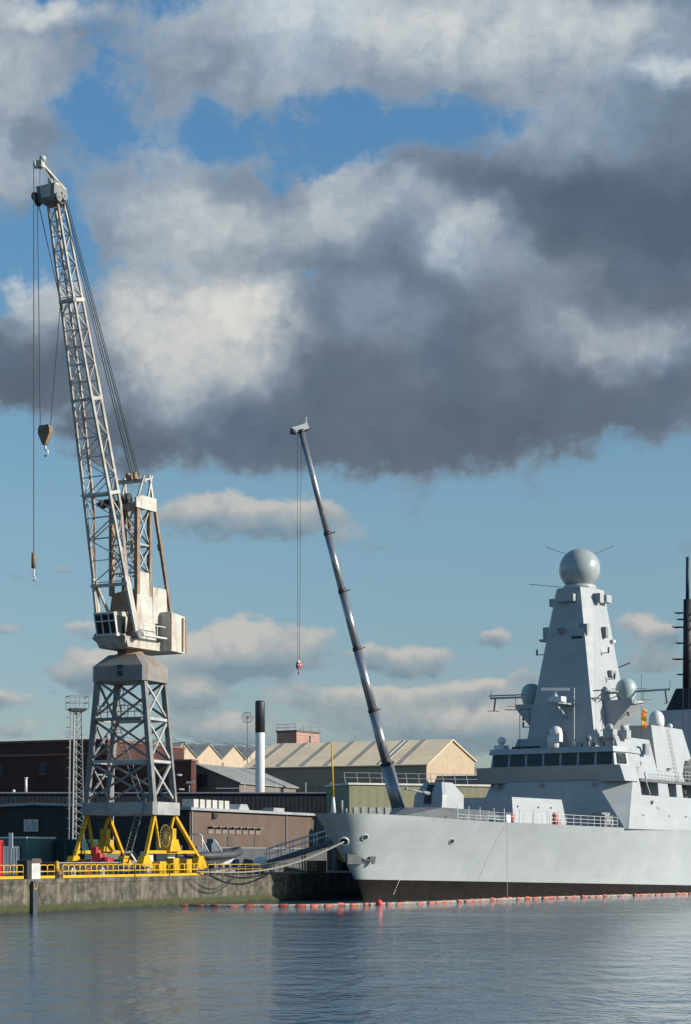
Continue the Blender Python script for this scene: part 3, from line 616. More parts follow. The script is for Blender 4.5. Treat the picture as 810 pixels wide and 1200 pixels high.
# yards
for sg in (1, -1):
    m = MB(ship_tf); m.bar((48.0, sg * 2.5, 23.9), (48.0, sg * 12.0, 24.0), .16, .24); m.bar((48.0, sg * 3.5, 23.0), (48.0, sg * 6.0, 23.8), .1); m.bar((48.0, sg * 4.4, 24.4), (48.0, sg * 9.0, 24.2), .07)
    yd = sp('yardarm', m, SUPER, mast)
    m = MB(ship_tf); m.bar((48.0, sg * 11.3, 23.9), (48.0, sg * 11.5, 22.4), .14); m.bar((47.3, sg * 12.0, 22.4), (48.4, sg * 11.0, 22.4), .08); m.bar((48, sg * 11.9, 24), (48, sg * 11.9, 25.0), .05); m.bar((48, sg * 8.5, 23.9), (48, sg * 8.5, 22.9), .05); m.bar((48, sg * 9.6, 22.9), (48, sg * 7.4, 22.9), .05)
    sp('yard_aerial', m, DARKF, yd)
# thin platform rail across the front of the mast
m = MB(ship_tf); m.bar((43.4, 4.2, 23.85), (43.4, 5.8, 23.9), .14); m.bar((43.4, 5.8, 23.9), (47.4, 6.0, 23.9), .12); m.bar((43.6, 4.2, 22.6), (43.4, 5.6, 23.8), .1); m.bar((44.6, 4.3, 22.6), (44.6, 5.8, 23.8), .1); m.bar((43.7, -4.2, 23.85), (43.7, -9.8, 23.9), .14); sp('platform_arm', m, GREYP, mast)
# navigation radar on its bracket
m = MB(ship_tf); m.box((39.8, -.1, 22.3), (44.2, 1.5, 22.5)); m.bar((44.0, .7, 20.6), (40.6, .7, 22.3), .2); rb = sp('radar_bracket', m, SUPER, mast)
m = MB(ship_tf); m.tube((40.4, .8, 22.5), (40.4, .8, 23.8), .3, .2); m.box((39.9, .2, 22.5), (41.2, 1.8, 23.1)); m.bar((39.7, -.7, 24.0), (41.0, 2.3, 23.95), .45, .32); sp('navigation_radar', m, WHITE, rb)
# side domes on sponsons
def sponson(sg):
    m = MB(ship_tf); q4 = lambda p0, p1, z0, z1: [(46.5, sg * p0, z0), (49.6, sg * p0, z0), (49.6, sg * p1, z1), (46.5, sg * p1, z1)]
    m.hexa(q4(4.0, 4.4, 18.6, 18.7), q4(3.2, 7.75, 22.5, 22.5)); m.hexa(q4(3.2, 7.75, 22.502, 22.502), q4(3.2, 7.75, 22.95, 22.95))
    spn = sp('sponson', m, SUPER, mast)
    m = MB(ship_tf); m.lathe((48.0, sg * 6.3, 22.95), [(.95, 0), (1.0, .15), (1.22, .8), (1.28, 1.3), (1.2, 1.8), (.95, 2.25), (.5, 2.55), (.02, 2.62)], 24); sp('side_dome', m, PALEDOME, spn)
    m = MB(ship_tf); m.bar((46.6, sg * 7.6, 22.3), (46.6, sg * 9.2, 22.4), .1); m.box((47, sg * 6.9, 21.0), (47.3, sg * 7.05, 21.5)); sp('sponson_fitting', m, DARKF, spn)
sponson(1); sponson(-1)
# bridge roof fittings
m = MB(ship_tf); m.lathe((41.6, -.1, 17.15), [(.7, 0), (.7, 1.5), (.5, 1.6)], 18); m.ball((41.6, .25, 19.0), .78, 1.0, 20, 12); m.box((41.1, .3, 17.9), (42.1, .95, 18.9)); sp('gun_director', m, WHITE, bridge)
m = MB(ship_tf); m.box((41.8, -8.1, 17.2), (43.1, -6.8, 17.75)); m.ball((42.4, -7.4, 18.3), .48); m.tube((42.4, -7.4, 17.7), (42.4, -7.4, 18.1), .3); sp('sight', m, WHITE, bridge)
m = MB(ship_tf); m.bar((42.5, 2.2, 17.2), (42.5, 2.2, 24.2), .1, n=6); m.tube((42.5, 2.2, 17.2), (42.5, 2.2, 17.9), .18); sp('whip_aerial', m, WHITE, bridge)
m = MB(ship_tf); m.bar((42.5, -5.0, 17.2), (42.5, -5.0, 22.0), .06); m.bar((43.5, -4.2, 17.2), (43.5, -4.2, 22.3), .04); m.bar((42.5, -5.0, 22.0), (42.5, -3.6, 22.0), .1); sp('wire_aerial', m, DARKF, bridge)
m = MB(ship_tf)
for p in (-5.6, -4.4, -3.2): m.box((41.6, p, 17.2), (42.4, p + .9, 17.5))
for p in (3.8, 5.2, 6.6): m.bar((41.5, p, 17.2), (41.5, p, 17.7), .2)
sp('roof_fitting', m, DARKF, bridge)
m = MB(ship_tf)
for p in (4.2, 7.3): m.tube((42.2, p, 17.2), (42.2, p, 18.0), .14); m.ball((42.2, p, 18.2), .36)
sp('signal_lamp', m, GREYP, bridge)
m = MB(ship_tf)
for (a, p) in ((43.5, 6.0), (46.0, 6.6)): m.box((a, p - .6, 18.3), (a + 1.2, p + .7, 19.3)); m.ball((a + .6, p, 19.6), .4)
sp('director_box', m, SUPER, upper)
# flag hoist
m = MB(ship_tf); vs_ = []
for i in range(9):
    z = 22.3 - i * .29; vs_ += [(53.6 + .08 * math.sin(i * 1.7), 5.8 + .08 * math.cos(i), z), (53.9 + .1 * math.sin(i * 1.3 + 1), 6.25 + .12 * math.sin(i * 2), z - .08)]
m.add(vs_, [(2 * i, 2 * i + 1, 2 * i + 3, 2 * i + 2) for i in range(8)]); fl = sp('flag', m, FLAGM)
m = MB(ship_tf); m.bar((53.6, 5.75, 18.4), (53.6, 5.75, 26.5), .04); sp('halyard', m, DARKF, fl)
m = MB(ship_tf); m.tube((53.5, 3.0, 18.6), (53.5, 3.0, 20.5), .5); m.tube((53.9, 2.4, 18.6), (53.9, 2.4, 20.2), .35); sp('exhaust_pipe', m, GREYP, upper)
m = MB(ship_tf); m.bar((68, 5, 13.5), (68, 5, 27), .06); m.bar((70, 5, 13.5), (70, 5, 27), .05); sp('whip_aerial', m, DARKF)
# covered boat on the upper deck
m = MB(ship_tf)
m.hexa([(63.5, 6.9, 13.7), (71.5, 6.9, 13.7), (71.5, 9.2, 13.7), (63.5, 9.2, 13.7)], [(63.2, 7.0, 15.5), (71.5, 7.0, 15.5), (71.5, 9.3, 15.5), (63.2, 9.3, 15.5)]); m.hexa([(63.2, 7.0, 15.5), (71.5, 7.0, 15.5), (71.5, 9.3, 15.5), (63.2, 9.3, 15.5)], [(64.4, 7.5, 16.7), (71.5, 7.6, 17.0), (71.5, 8.8, 17.0), (64.4, 8.7, 16.7)])
sp('covered_boat', m, mat('beige_boat_cover', (.52, .46, .40), .8, var=.12, vscale=.5, bump=.6, bscale=1.2))
# guard rails: foredeck edge
def rail(pts, h=1.05, post=.05, wires=3, name='guardrail', mt=WHITE, parent=None, every=1.5):
    m = MB(ship_tf)
    for p0, p1 in zip(pts, pts[1:]):
        p0 = Vector(p0); p1 = Vector(p1); n = max(1, int((p1 - p0).length / every))
        for i in range(n + 1):
            q0 = p0 + (p1 - p0) * i / n; m.bar(q0, q0 + Vector((0, 0, h)), post)
        for w in range(wires): m.bar(p0 + Vector((0, 0, h * (w + 1) / wires)), p1 + Vector((0, 0, h * (w + 1) / wires)), post * .6)
    return sp(name, m, mt, parent)
def dedge(a, inset=.25): z = deckz(a); s_ = a + 6.7; return (a, halfb(z, s_) - inset, z - .05)
m = MB(ship_tf)
for a in (9.6, 11.4, 13.2, 15.5, 17.2, 19.8, 22.2, 24.6, 26.6): q0 = Vector(dedge(a)); m.bar(q0, q0 + Vector((0, 0, 1.5)), .06)
sp('deck_stanchion', m, WHITE)
rail([dedge(9.6), dedge(17.2)], .6, .04, 2)
rail([dedge(14.5), dedge(16.2), dedge(19), dedge(22), dedge(25.5)], 1.05, .035, 3)
rail([dedge(25), dedge(28), dedge(32), dedge(36), dedge(38.5)], 1.2, .06, 3, every=1.1)
rail([(51.5, 8.9, 13.55), (62, 8.8, 13.55)], 1.3, .05, 3, parent=low, every=1.0)
m = MB(ship_tf)
q0 = dedge(18.3, .9); m.box((q0[0] - .5, q0[1] - .4, q0[2]), (q0[0] + .5, q0[1] + .4, q0[2] + .9)); sp('deck_locker', m, WHITE)
m = MB(ship_tf); m.tube((q0[0] + .9, q0[1], q0[2] + .6), (q0[0] + 1.2, q0[1] + .3, q0[2] + .6), .38); sp('hose_reel', m, mat('faded_red_plastic', (.40, .09, .07), .6))
q0 = dedge(26.6, .6); m = MB(ship_tf); m.tube((q0[0] - .3, q0[1], q0[2]), (q0[0] - .3, q0[1], q0[2] + .9), .3); m.ball((q0[0] - .3, q0[1], q0[2] + 1.1), .3); m.box((q0[0], q0[1] - .3, q0[2]), (q0[0] + .6, q0[1] + .3, q0[2] + .6)); sp('deck_valve', m, mat('faded_red_plastic', (.40, .09, .07), .6))
q0 = dedge(36.8, 1.2); m = MB(ship_tf)
m.tube((q0[0] - .9, q0[1] - .6, q0[2] + .7), (q0[0] + .9, q0[1] + .6, q0[2] + .7), .55); m.box((q0[0] - 1.1, q0[1] - .8, q0[2]), (q0[0] - .7, q0[1] + .8, q0[2] + 1.5)); m.box((q0[0] - 1.2, q0[1] - .9, q0[2] + 1.3), (q0[0] + .9, q0[1] + .5, q0[2] + 1.7)); m.bar((q0[0] + .9, q0[1] + .3, q0[2]), (q0[0] + 1.2, q0[1] + .6, q0[2] + 1.4), .2)
m.tube((q0[0] + 1.6, q0[1] + .4, q0[2]), (q0[0] + 1.6, q0[1] + .4, q0[2] + .7), .25); sp('deck_winch', m, GREYP)
# jackstaff
m = MB(ship_tf); m.tube((-5.6, 0, 8.55), (-5.6, 0, 10.2), .30, .12, 10); js = sp('jackstaff_foot', m, WHITE)
m = MB(ship_tf); m.tube((-5.6, 0, 10.1), (-5.9, 0, 15.4), .1, .07, 8); sp('jackstaff', m, YEL, js)
m = MB(ship_tf); m.tube((-5.0, .6, 8.55), (-5.0, .6, 9.9), .12); m.tube((-5.2, 1.2, 8.5), (-5.2, 1.2, 9.1), .14); sp('bow_bitts', m, GREYP)

# ------------------------------------------------------------------ dockside crane
crane = thing('dockside_crane', 'tall rusty white luffing jib crane on a yellow trestle base', 'crane', qp(-4.9, 6.0), QRZ)
def cp(name, mb, m, parent=None, bevel=0, label=None):
    o = mb.build_each(name, m, parent or crane) if name in EACH else mb.build(name, m, parent or crane, bevel)
    if label: o['label'] = label
    return o
ZB = QZ                                   # crane local z = world z - 2.7
def Z(z): return z - QZ
# portal legs: y is inland, x away along the quay
BW, BD, TW, TD = 3.44, 2.0, 2.37, 1.85
def leg_pt(sx, sy, z):
    t = (z - 9.2) / (20.6 - 9.2); return Vector((sx * (BD + (TD - BD) * t), sy * (BW + (TW - BW) * t), Z(z)))
legs = []
for sx in (-1, 1):
    for sy in (-1, 1):
        m = MB(); m.bar(leg_pt(sx, sy, 9.0), leg_pt(sx, sy, 20.7), .48, .46); lg = cp('portal_leg', m, CRS); legs.append(lg)
LV = [9.4, 13.05, 16.9, 20.5]
def side_pair(c): return [((-1, -1), (-1, 1)), ((1, -1), (1, 1)), ((-1, -1), (1, -1)), ((-1, 1), (1, 1))][c]
for c in range(4):
    (a, b) = side_pair(c)
    for z0, z1 in zip(LV, LV[1:]):
        m = MB(); m.bar(leg_pt(*a, z0 + .2), leg_pt(*b, z1 - .1), .19); m.bar(leg_pt(*b, z0 + .2), leg_pt(*a, z1 - .1), .17); cp('cross_brace', m, CRB if c in (2,) else CRS)
    for z in LV[1:3]:
        m = MB(); m.bar(leg_pt(*a, z), leg_pt(*b, z), .3, .26); cp('tie_beam', m, CRB)
# walkway rail at the upper tie
m = MB()
for f in (0, 1, 2):
    m.bar(leg_pt(-1, -.9, 16.95 + f * .55) + Vector((-.5, 0, 0)), leg_pt(-1, .9, 16.95 + f * .55) + Vector((-.5, 0, 0)), .07)
for i in range(8):
    q0 = leg_pt(-1, -.9 + i * .257, 16.95) + Vector((-.5, 0, 0)); m.bar(q0, q0 + Vector((0, 0, 1.15)), .06)
m.box((-2.6, -2.5, Z(16.75)), (-1.7, 2.5, Z(16.85))); cp('walkway', m, CRS)
# ladders and stair
m = MB()
def ladder(m, a, b, w, step=.35, th=.07, side=Vector((0, 1, 0))):
    a = Vector(a); b = Vector(b); n = int((b - a).length / step)
    m.bar(a - side * w / 2, b - side * w / 2, th); m.bar(a + side * w / 2, b + side * w / 2, th)
    for i in range(n): q0 = a + (b - a) * (i + .5) / n; m.bar(q0 - side * w / 2, q0 + side * w / 2, th * .6)
ladder(m, (-2.4, -.6, Z(3.4)), (-2.4, -2.6, Z(9.6)), .7, th=.09, side=Vector((.2, 1, 0)).normalized()); ladder(m, (-1.6, -.2, Z(16.8)), (0, 1.2, Z(21)), .5); ladder(m, (-1.9, -2.2, Z(9.6)), (-1.6, .8, Z(16.8)), .6); cp('access_stair', m, CRS)
# platform beam over the trestles
def ring8(w, d, cw, z): return [(-d, -w + cw, z), (-d, w - cw, z), (-d + cw, w, z), (d - cw, w, z), (d, w - cw, z), (d, -w + cw, z), (d - cw, -w, z), (-d + cw, -w, z)]
m = MB(); m.hexa(ring8(3.95, 2.45, .35, Z(8.2)), ring8(3.95, 2.45, .35, Z(9.35))); cp('platform_beam', m, mat('grey_beam_paint', (.26, .26, .25), .55, var=.2, streak=(.16, .12, .1), streak_amt=.4))
# portal head box
m = MB(); m.hexa(ring8(2.85, 2.3, .4, Z(20.3)), ring8(2.85, 2.3, .4, Z(21.7))); m.hexa(ring8(2.85, 2.3, .4, Z(21.7)), ring8(1.75, 1.5, .4, Z(22.75)))
head = cp('portal_head', m, mat('rusty_grey_plate', (.20, .19, .175), .6, var=.2, streak=(.30, .16, .08), streak_amt=.75, streak_lo=.52))
m = MB(); m.box((-2.33, -.45, Z(20.7)), (-2.25, .1, Z(21.2))); m.box((-2.33, -.45, Z(21.35)), (-2.05, .1, Z(21.75))); cp('access_hatch', m, DARKF, head)
m = MB(); m.lathe((0, 0, Z(22.7)), [(1.55, 0), (1.45, .15), (1.2, .22), (1.2, .5), (1.35, .55), (1.35, .75)], 24); cp('slewing_ring', m, CRR)
# yellow trestles and bogies
def xz(x, y, z): return Vector((x, y, Z(z)))
for sy, feet in ((-1, (-3.7, 6.9)), (1, (-4.3, 4.9))):
    y = sy * 3.44
    for sx, fx in ((-1, feet[0]), (1, feet[1])):
        m = MB(); ax = sx * 1.85
        m.bar(xz(ax, y, 8.3), xz(fx, y - .05, 4.2), .32, .3); cp('trestle_leg', m, YEL)
        inner = ax + (-.2 + (1.15 if sx < 0 else -1.15))
        m = MB(); m.bar(xz(ax, y, 8.2), xz(inner, y, 5.2), .22); cp('trestle_leg', m, YEL)
    m = MB(); m.bar(xz(feet[0] + .2, y, 4.85), xz(feet[1] - .9, y, 4.85), .3, .28); cp('trestle_beam', m, YEL)
    for fx in feet:
        m = MB()
        m.hexa([xz(fx - 1.2, y - .35, 3.2), xz(fx + 1.2, y - .35, 3.2), xz(fx + 1.2, y + .35, 3.2), xz(fx - 1.2, y + .35, 3.2)], [xz(fx - .45, y - .3, 4.5), xz(fx + .45, y - .3, 4.5), xz(fx + .45, y + .3, 4.5), xz(fx - .45, y + .3, 4.5)])
        bg_ = cp('bogie', m, YEL)
        for wx in (-.75, .75):
            m = MB(); m.tube(xz(fx + wx, y - .42, 3.05), xz(fx + wx, y + .42, 3.05), .35, n=14); cp('wheel', m, DARKF, bg_)
    m = MB(); m.hexa([xz(.2, y - .5, 4.9), xz(2.4, y - .5, 4.9), xz(2.4, y + .5, 4.9), xz(.2, y + .5, 4.9)], [xz(.8, y - .4, 6.0), xz(2.0, y - .4, 6.0), xz(2.0, y + .4, 6.0), xz(.8, y + .4, 6.0)]); m.box((1.0, y - .35, Z(6.0)), (1.7, y + .35, Z(7.0))); cp('motor_housing', m, YEL)
    # slab-like back plates of the trestle, facing along the rail
    m = MB(); m.hexa([xz(-1.9, y - .2, 8.2), xz(1.9, y - .2, 8.2), xz(1.9, y + .2, 8.2), xz(-1.9, y + .2, 8.2)], [xz(-2.1, y - .3, 8.5), xz(2.1, y - .3, 8.5), xz(2.1, y + .3, 8.5), xz(-2.1, y + .3, 8.5)]); cp('trestle_head', m, YEL)
# cable reel by the right trestle
m = MB(); m.path([(-.6 + 1.0 * math.cos(R(12 * i)), -3.9, Z(6.3) + 1.0 * math.sin(R(12 * i))) for i in range(31)], .05)
for i in range(8): t = math.pi * i / 8; m.bar((-.6 - 1.0 * math.cos(t), -3.9, Z(6.3) - 1.0 * math.sin(t)), (-.6 + 1.0 * math.cos(t), -3.9, Z(6.3) + 1.0 * math.sin(t)), .04)
cp('cable_reel', m, mat('yellowed_reel_steel', (.16, .12, .05), .6, var=.2))
m = MB(); m.box((-2.6, -3.2, Z(3.1)), (-1.6, -2.4, Z(4.9))); cp('control_cabinet', m, mat('pale_cabinet_paint', (.5, .5, .47), .5))
m = MB(); m.box((.5, -4.15, Z(2.95)), (1.6, -3.3, Z(4.3))); m.box((3.0, -4.2, Z(2.95)), (4.0, -3.3, Z(4.2))); m.box((-2.0, -4.1, Z(2.95)), (-.8, -3.3, Z(4.0))); cp('drive_box', m, YEL)
m = MB(); m.box((1.9, -2.8, Z(3.6)), (3.3, -1.6, Z(5.9))); cp('winch_cover', m, WHITE)
m = MB(); m.box((-1.5, -3.0, Z(3.0)), (2.0, -1.6, Z(4.0))); m.box((-4, 2.6, Z(3.0)), (3, 3.3, Z(4.2))); cp('equipment_skid', m, mat('dark_green_machine_paint', (.05, .09, .08), .5))

# --- upper works: f forwards, l to the crane's right as seen from behind the camera
GA = R(30.0); FW = Vector((-math.sin(GA), -math.cos(GA))); RW = Vector((math.cos(GA), -math.sin(GA)))
ca, sa = math.cos(R(-QRZ)), math.sin(R(-QRZ))
def rot2(v): return Vector((ca * v.x - sa * v.y, sa * v.x + ca * v.y))
F2, R2 = rot2(FW), rot2(RW)
def up_tf(q): v = F2 * q[0] + R2 * q[1]; return (v.x, v.y, q[2] - QZ)
def UM(): return MB(up_tf)
# revolving body
m = UM(); m.hexa([(2.6, -1.6, 23.3), (2.6, 1.6, 23.3), (-4.4, 1.9, 23.3), (-4.4, -1.9, 23.3)], [(3.1, -1.75, 24.2), (3.1, 1.75, 24.2), (-4.6, 1.9, 24.0), (-4.6, -1.9, 24.0)]); body = cp('revolving_bed', m, CRW)
m = UM(); m.hexa([(1.7, -1.5, 24.2), (1.7, 1.5, 24.2), (-1.9, 1.5, 24.0), (-1.9, -1.5, 24.0)], [(1.0, -1.35, 28.4), (1.0, 1.35, 28.4), (-1.1, 1.35, 29.0), (-1.1, -1.35, 29.0)]); tower_house = cp('tower_house', m, CRR)
m = UM(); m.prism([(1.55, 1.52, 24.1), (-1.75, 1.52, 24.0), (-1.0, 1.42, 30.3), (.9, 1.42, 30.3)], tuple((0, .12, 0))); cp('side_plate', m, CRW, tower_house)
m = UM(); m.box((-3.4, -1.2, 25.8), (-1.2, 1.62, 29.1)); cp('engine_house', m, CRW)
m = UM(); m.hexa([(-2.3, -2.6, 23.35), (-2.3, 2.75, 23.35), (-4.7, 2.75, 23.25), (-4.7, -2.6, 23.25)], [(-2.3, -2.6, 26.9), (-2.3, 2.75, 26.9), (-4.7, 2.75, 26.65), (-4.7, -2.6, 26.65)]); cwt = cp('counterweight', m, CRW)
m = UM(); m.box((-4.95, -2.5, 23.3), (-4.7, 2.8, 26.4)); m.box((-2.35, 2.75, 23.4), (-2.45, 2.86, 26.85)); m.box((-4.2, 2.75, 23.4), (-4.4, 2.86, 26.5)); cp('rubbing_plate', m, CRR, cwt)
# driver's cab
m = UM(); m.hexa([(3.0, -1.45, 24.2), (3.0, .75, 24.2), (1.4, .75, 24.2), (1.4, -1.45, 24.2)], [(3.5, -1.5, 26.4), (3.5, .8, 26.4), (1.2, .8, 26.6), (1.2, -1.5, 26.6)]); cab = cp('driver_cab', m, CRW)
for (l0, l1) in ((-1.38, -.72), (-.62, .08), (.18, .72)):
    m = UM(); m.hexa([(3.03, l0, 24.55), (3.03, l1, 24.55), (3.12, l1, 24.55), (3.12, l0, 24.55)], [(3.44, l0, 26.15), (3.44, l1, 26.15), (3.53, l1, 26.15), (3.53, l0, 26.15)]); w = cp('cab_window', m, GLASS, cab)
m = UM(); m.hexa([(2.9, .76, 24.6), (1.9, .76, 24.6), (1.9, .84, 24.6), (2.9, .84, 24.6)], [(3.2, .76, 26.1), (1.9, .76, 26.1), (1.9, .86, 26.1), (3.2, .86, 26.1)]); cp('cab_window', m, GLASS, cab)
m = UM()
for l in (-1.43, -.67, .13, .78): m.bar((3.1, l, 24.3), (3.58, l, 26.35), .1)
for z in (24.4, 25.6, 26.3): f = 3.02 + .52 * (z - 24.2) / 2.2; m.bar((f + .08, -1.5, z), (f + .08, .8, z), .1)
cp('window_frame', m, WHITE, cab)
m = UM(); m.hexa([(2.6, -1.2, 23.25), (2.6, 1.3, 23.25), (1.2, 1.3, 23.25), (1.2, -1.2, 23.25)], [(3.4, -1.9, 24.2), (3.4, 1.9, 24.2), (1.0, 1.7, 24.2), (1.0, -1.7, 24.2)]); cp('cab_floor', m, CRW, cab)
m = UM(); m.bar((1.6, 2.4, 24.4), (-2.0, 2.4, 24.4), .5, .12); m.bar((1.6, 2.6, 24.5), (1.6, 2.6, 25.4), .06); m.bar((-.5, 2.6, 24.5), (-.5, 2.6, 25.4), .06); m.bar((1.6, 2.6, 25.4), (-1.8, 2.6, 25.4), .06); cp('side_walkway', m, WHITE)
# lattice tower that carries the luffing sheaves
def tw(f, l, z): return (f * 1.0, l, z)
TWF, TWL = .95, 1.42
for f in (TWF, -TWF):
    for l in (TWL, -TWL):
        m = UM(); m.bar((f, l, 28.2), (f, l, 36.4), .42 if f > 0 else .36, .36); cp('tower_post', m, CRR)
for i, (z0, z1) in enumerate(((30.2, 32.6), (32.8, 36.2))):
    for (a, b) in (((TWF, TWL), (-TWF, TWL)), ((TWF, -TWL), (-TWF, -TWL)), ((TWF, TWL), (TWF, -TWL)), ((-TWF, TWL), (-TWF, -TWL))):
        m = UM(); m.bar((*a, z0), (*b, z1), .13); m.bar((*b, z0), (*a, z1), .11); m.bar((*a, z0), (*b, z0), .16); cp('tower_brace', m, CRB)
m = UM(); m.box((1.5, -1.9, 36.3), (-1.5, 1.5, 36.5)); m.prism([(1.5, 1.55, 36.0), (-1.6, 1.55, 36.0), (-1.6, 1.55, 37.2), (.6, 1.55, 37.2), (1.5, 1.55, 36.9)], (0, .2, 0)); top = cp('tower_platform', m, CRW)
for (f, l, z) in ((1.6, -.9, 36.9), (1.6, .1, 36.9), (1.5, .9, 36.9), (2.2, -1.5, 36.4)):
    m = UM(); m.tube((f, l - .12, z), (f, l + .12, z), .42, n=16); cp('sheave', m, DARKF, top)
m = UM(); m.bar((1.8, -2.4, 36.5), (1.8, 1.2, 36.5), .35, .3); m.box((1.0, -2.2, 36.4), (1.9, -1.2, 36.9)); cp('rope_drum', m, DARKF, top)
m = UM()
for l in (-1.5, 1.5): m.bar((1.2, l, 36.5), (.0, l, 39.1), .14); m.bar((-1.5, l, 36.5), (-.9, l * .95, 39.3), .2); m.bar((-.4, l, 36.5), (-1.2, l, 39.3), .16)
m.bar((.2, -1.6, 38.7), (-.2, 1.5, 38.7), .4, .3); m.bar((0, 1.5, 38.7), (-1.0, 1.5, 39.0), .15); apex = cp('tower_headframe', m, CRW)
for l in (-.1, .7):
    m = UM(); m.tube((.1, l - .14, 39.1), (.1, l + .14, 39.1), .38, n=16); cp('sheave', m, CRR, apex)
for l in (-1.5, 1.6):
    m = UM(); m.bar((-1.4, l, 36.8), (-4.1, l, 26.6), .26); m.bar((-2.35, l, 33.2), (-2.5, l, 32.6), .4); cp('back_stay', m, CRR)
m = UM(); ladder(m, (0, -.4, 28), (0, .4, 36.3), .5); cp('tower_ladder', m, CRB)
# jib
J0, J1 = Vector((1.9, 24.4)), Vector((11.35, 61.1)); jd = (J1 - J0).normalized(); JL = (J1 - J0).length; jn = Vector((-jd.y, jd.x))   # jn points back/up
if jn.x > 0: jn = -jn
def jt(t):                                    # thickness along the jib
    return lerp_t([(0, .05), (.13, .15), (.30, 1.25), (.62, 1.35), (1.0, .95)], t)
def jw(t): return lerp_t([(0, 2.1), (.13, 1.8), (.35, 1.4), (.58, 1.0), (.78, .72), (1, .50)], t)
def jp(t, l, back): c = J0 + jd * (JL * t) + jn * (jt(t) * back); return Vector((c.x, l * jw(t), c.y))
CURVE = [0, .13, .22, .30, .40, .5, .6, .7, .8, .9, 1.0]
m = UM()
for l in (-1, 1):
    for bk in (0, 1):
        for t0, t1 in zip(CURVE, CURVE[1:]):
            m.bar(jp(t0, l, bk), jp(t1, l, bk), .235 if t0 < .6 else .19)
jib = cp('jib', m, CRJ)
m = UM(); ts = [.13]
while ts[-1] < .985: ts.append(min(1.0, ts[-1] + (.055 - .025 * ts[-1])))
for i, (t0, t1) in enumerate(zip(ts, ts[1:])):
    for bk in (0, 1):
        if bk == 1 and t0 < .2: continue
        l = 1 if i % 2 else -1; m.bar(jp(t0, l, bk), jp(t1, -l, bk), .085); m.bar(jp(t0, -l, bk), jp(t0, l, bk), .07)
    if t0 > .17:
        for l in (-1, 1): m.bar(jp(t0, l, i % 2), jp(t1, l, 1 - i % 2), .085)
cp('lattice_bracing', m, CRJ, jib)
for t, th in ((.122, .38), (.335, .32), (.553, .24), (.776, .36)):
    m = UM(); m.bar(jp(t, -1.15, 0), jp(t, 1.1, 0), th, th * .7); m.bar(jp(t, -1, 1), jp(t, 1, 1), th * .6); m.bar(jp(t, 1, 0), jp(t, 1, 1.1), th, .3); cp('cross_beam', m, CRW if t != .553 else CRJ, jib)
# plated jib foot
for l in (-1, 1):
    m = UM(); q0, q1 = jp(.0, l, 0), jp(.14, l, 0)
    m.hexa([q0 + Vector((.25, -.12, 0)), q0 + Vector((.25, .12, 0)), q0 + Vector((-.35, .12, 0)), q0 + Vector((-.35, -.12, 0))], [q1 + Vector((.2, -.12, 0)), q1 + Vector((.2, .12, 0)), q1 + Vector((-.5, .12, 0)), q1 + Vector((-.5, -.12, 0))]); ft = cp('jib_foot', m, CRW, jib)
    m = UM(); m.tube(q0 + Vector((0, -.4, 0)), q0 + Vector((0, .4, 0)), .38, n=14); cp('foot_pin', m, CRS, ft)
    m = UM(); m.bar(jp(.13, l * .9, 0), Vector((.8, l * 1.3, 25.6)), .2); cp('foot_strut', m, CRJ, jib)
# head of the jib
H0 = J1; hx, hz = J1.x, J1.y - 56.3
def HV(x, y, z): return (hx + x, y, z + hz)
m = UM(); m.hexa([HV(.8, -.85, 56.0), HV(.8, .85, 56.0), HV(-.8, .8, 55.9), HV(-.8, -.8, 55.9)], [HV(.95, -1.0, 57.3), HV(.95, 1.0, 57.3), HV(-.9, .9, 57.2), HV(-.9, -.9, 57.2)]); hd = cp('jib_head', m, CRS, jib)
m = UM(); m.hexa([HV(.85, -.4, 56.2), HV(.85, .5, 56.2), HV(.95, .5, 56.2), HV(.95, -.4, 56.2)], [HV(.96, -.5, 57.2), HV(.96, .62, 57.2), HV(1.06, .62, 57.2), HV(1.06, -.5, 57.2)]); cp('head_plate', m, CRW, hd)
for (f, l, z) in ((1.1, -1.0, 56.4), (.6, -1.05, 56.1), (-.3, 1.1, 56.5), (.5, 1.1, 56.2)):
    x, y, z = HV(f, l, z); m = UM(); m.tube((x, y - .1, z), (x, y + .1, z), .38, n=16); m.tube((x, y - .16, z), (x, y + .16, z), .14, n=10); cp('sheave', m, DARKF if l < 0 else CRS, hd)
m = UM()
tip = HV(1.5, -.05, 59.1)
for l in (-.75, .8): m.bar(HV(.8, l, 57.2), tip, .09)
for l in (.3, .85): m.bar(HV(-.8, l, 57.2), tip, .16)
m.bar(HV(.3, .1, 57.2), HV(.2, .1, 58.1), .4); m.box(HV(1.25, -.35, 58.6), HV(1.7, .2, 59.2)); m.box(HV(-.6, -.2, 57.25), HV(.4, .7, 57.6)); ap = cp('head_frame', m, CRW, hd)
x, y, z = HV(1.6, -.4, 58.9); m = UM(); m.tube((x, y - .1, z), (x, y + .1, z), .36, n=14); x, y, z = HV(1.4, .1, 59.35); m.ball((x, y, z), .3); cp('tip_sheave', m, PALEDOME, ap)
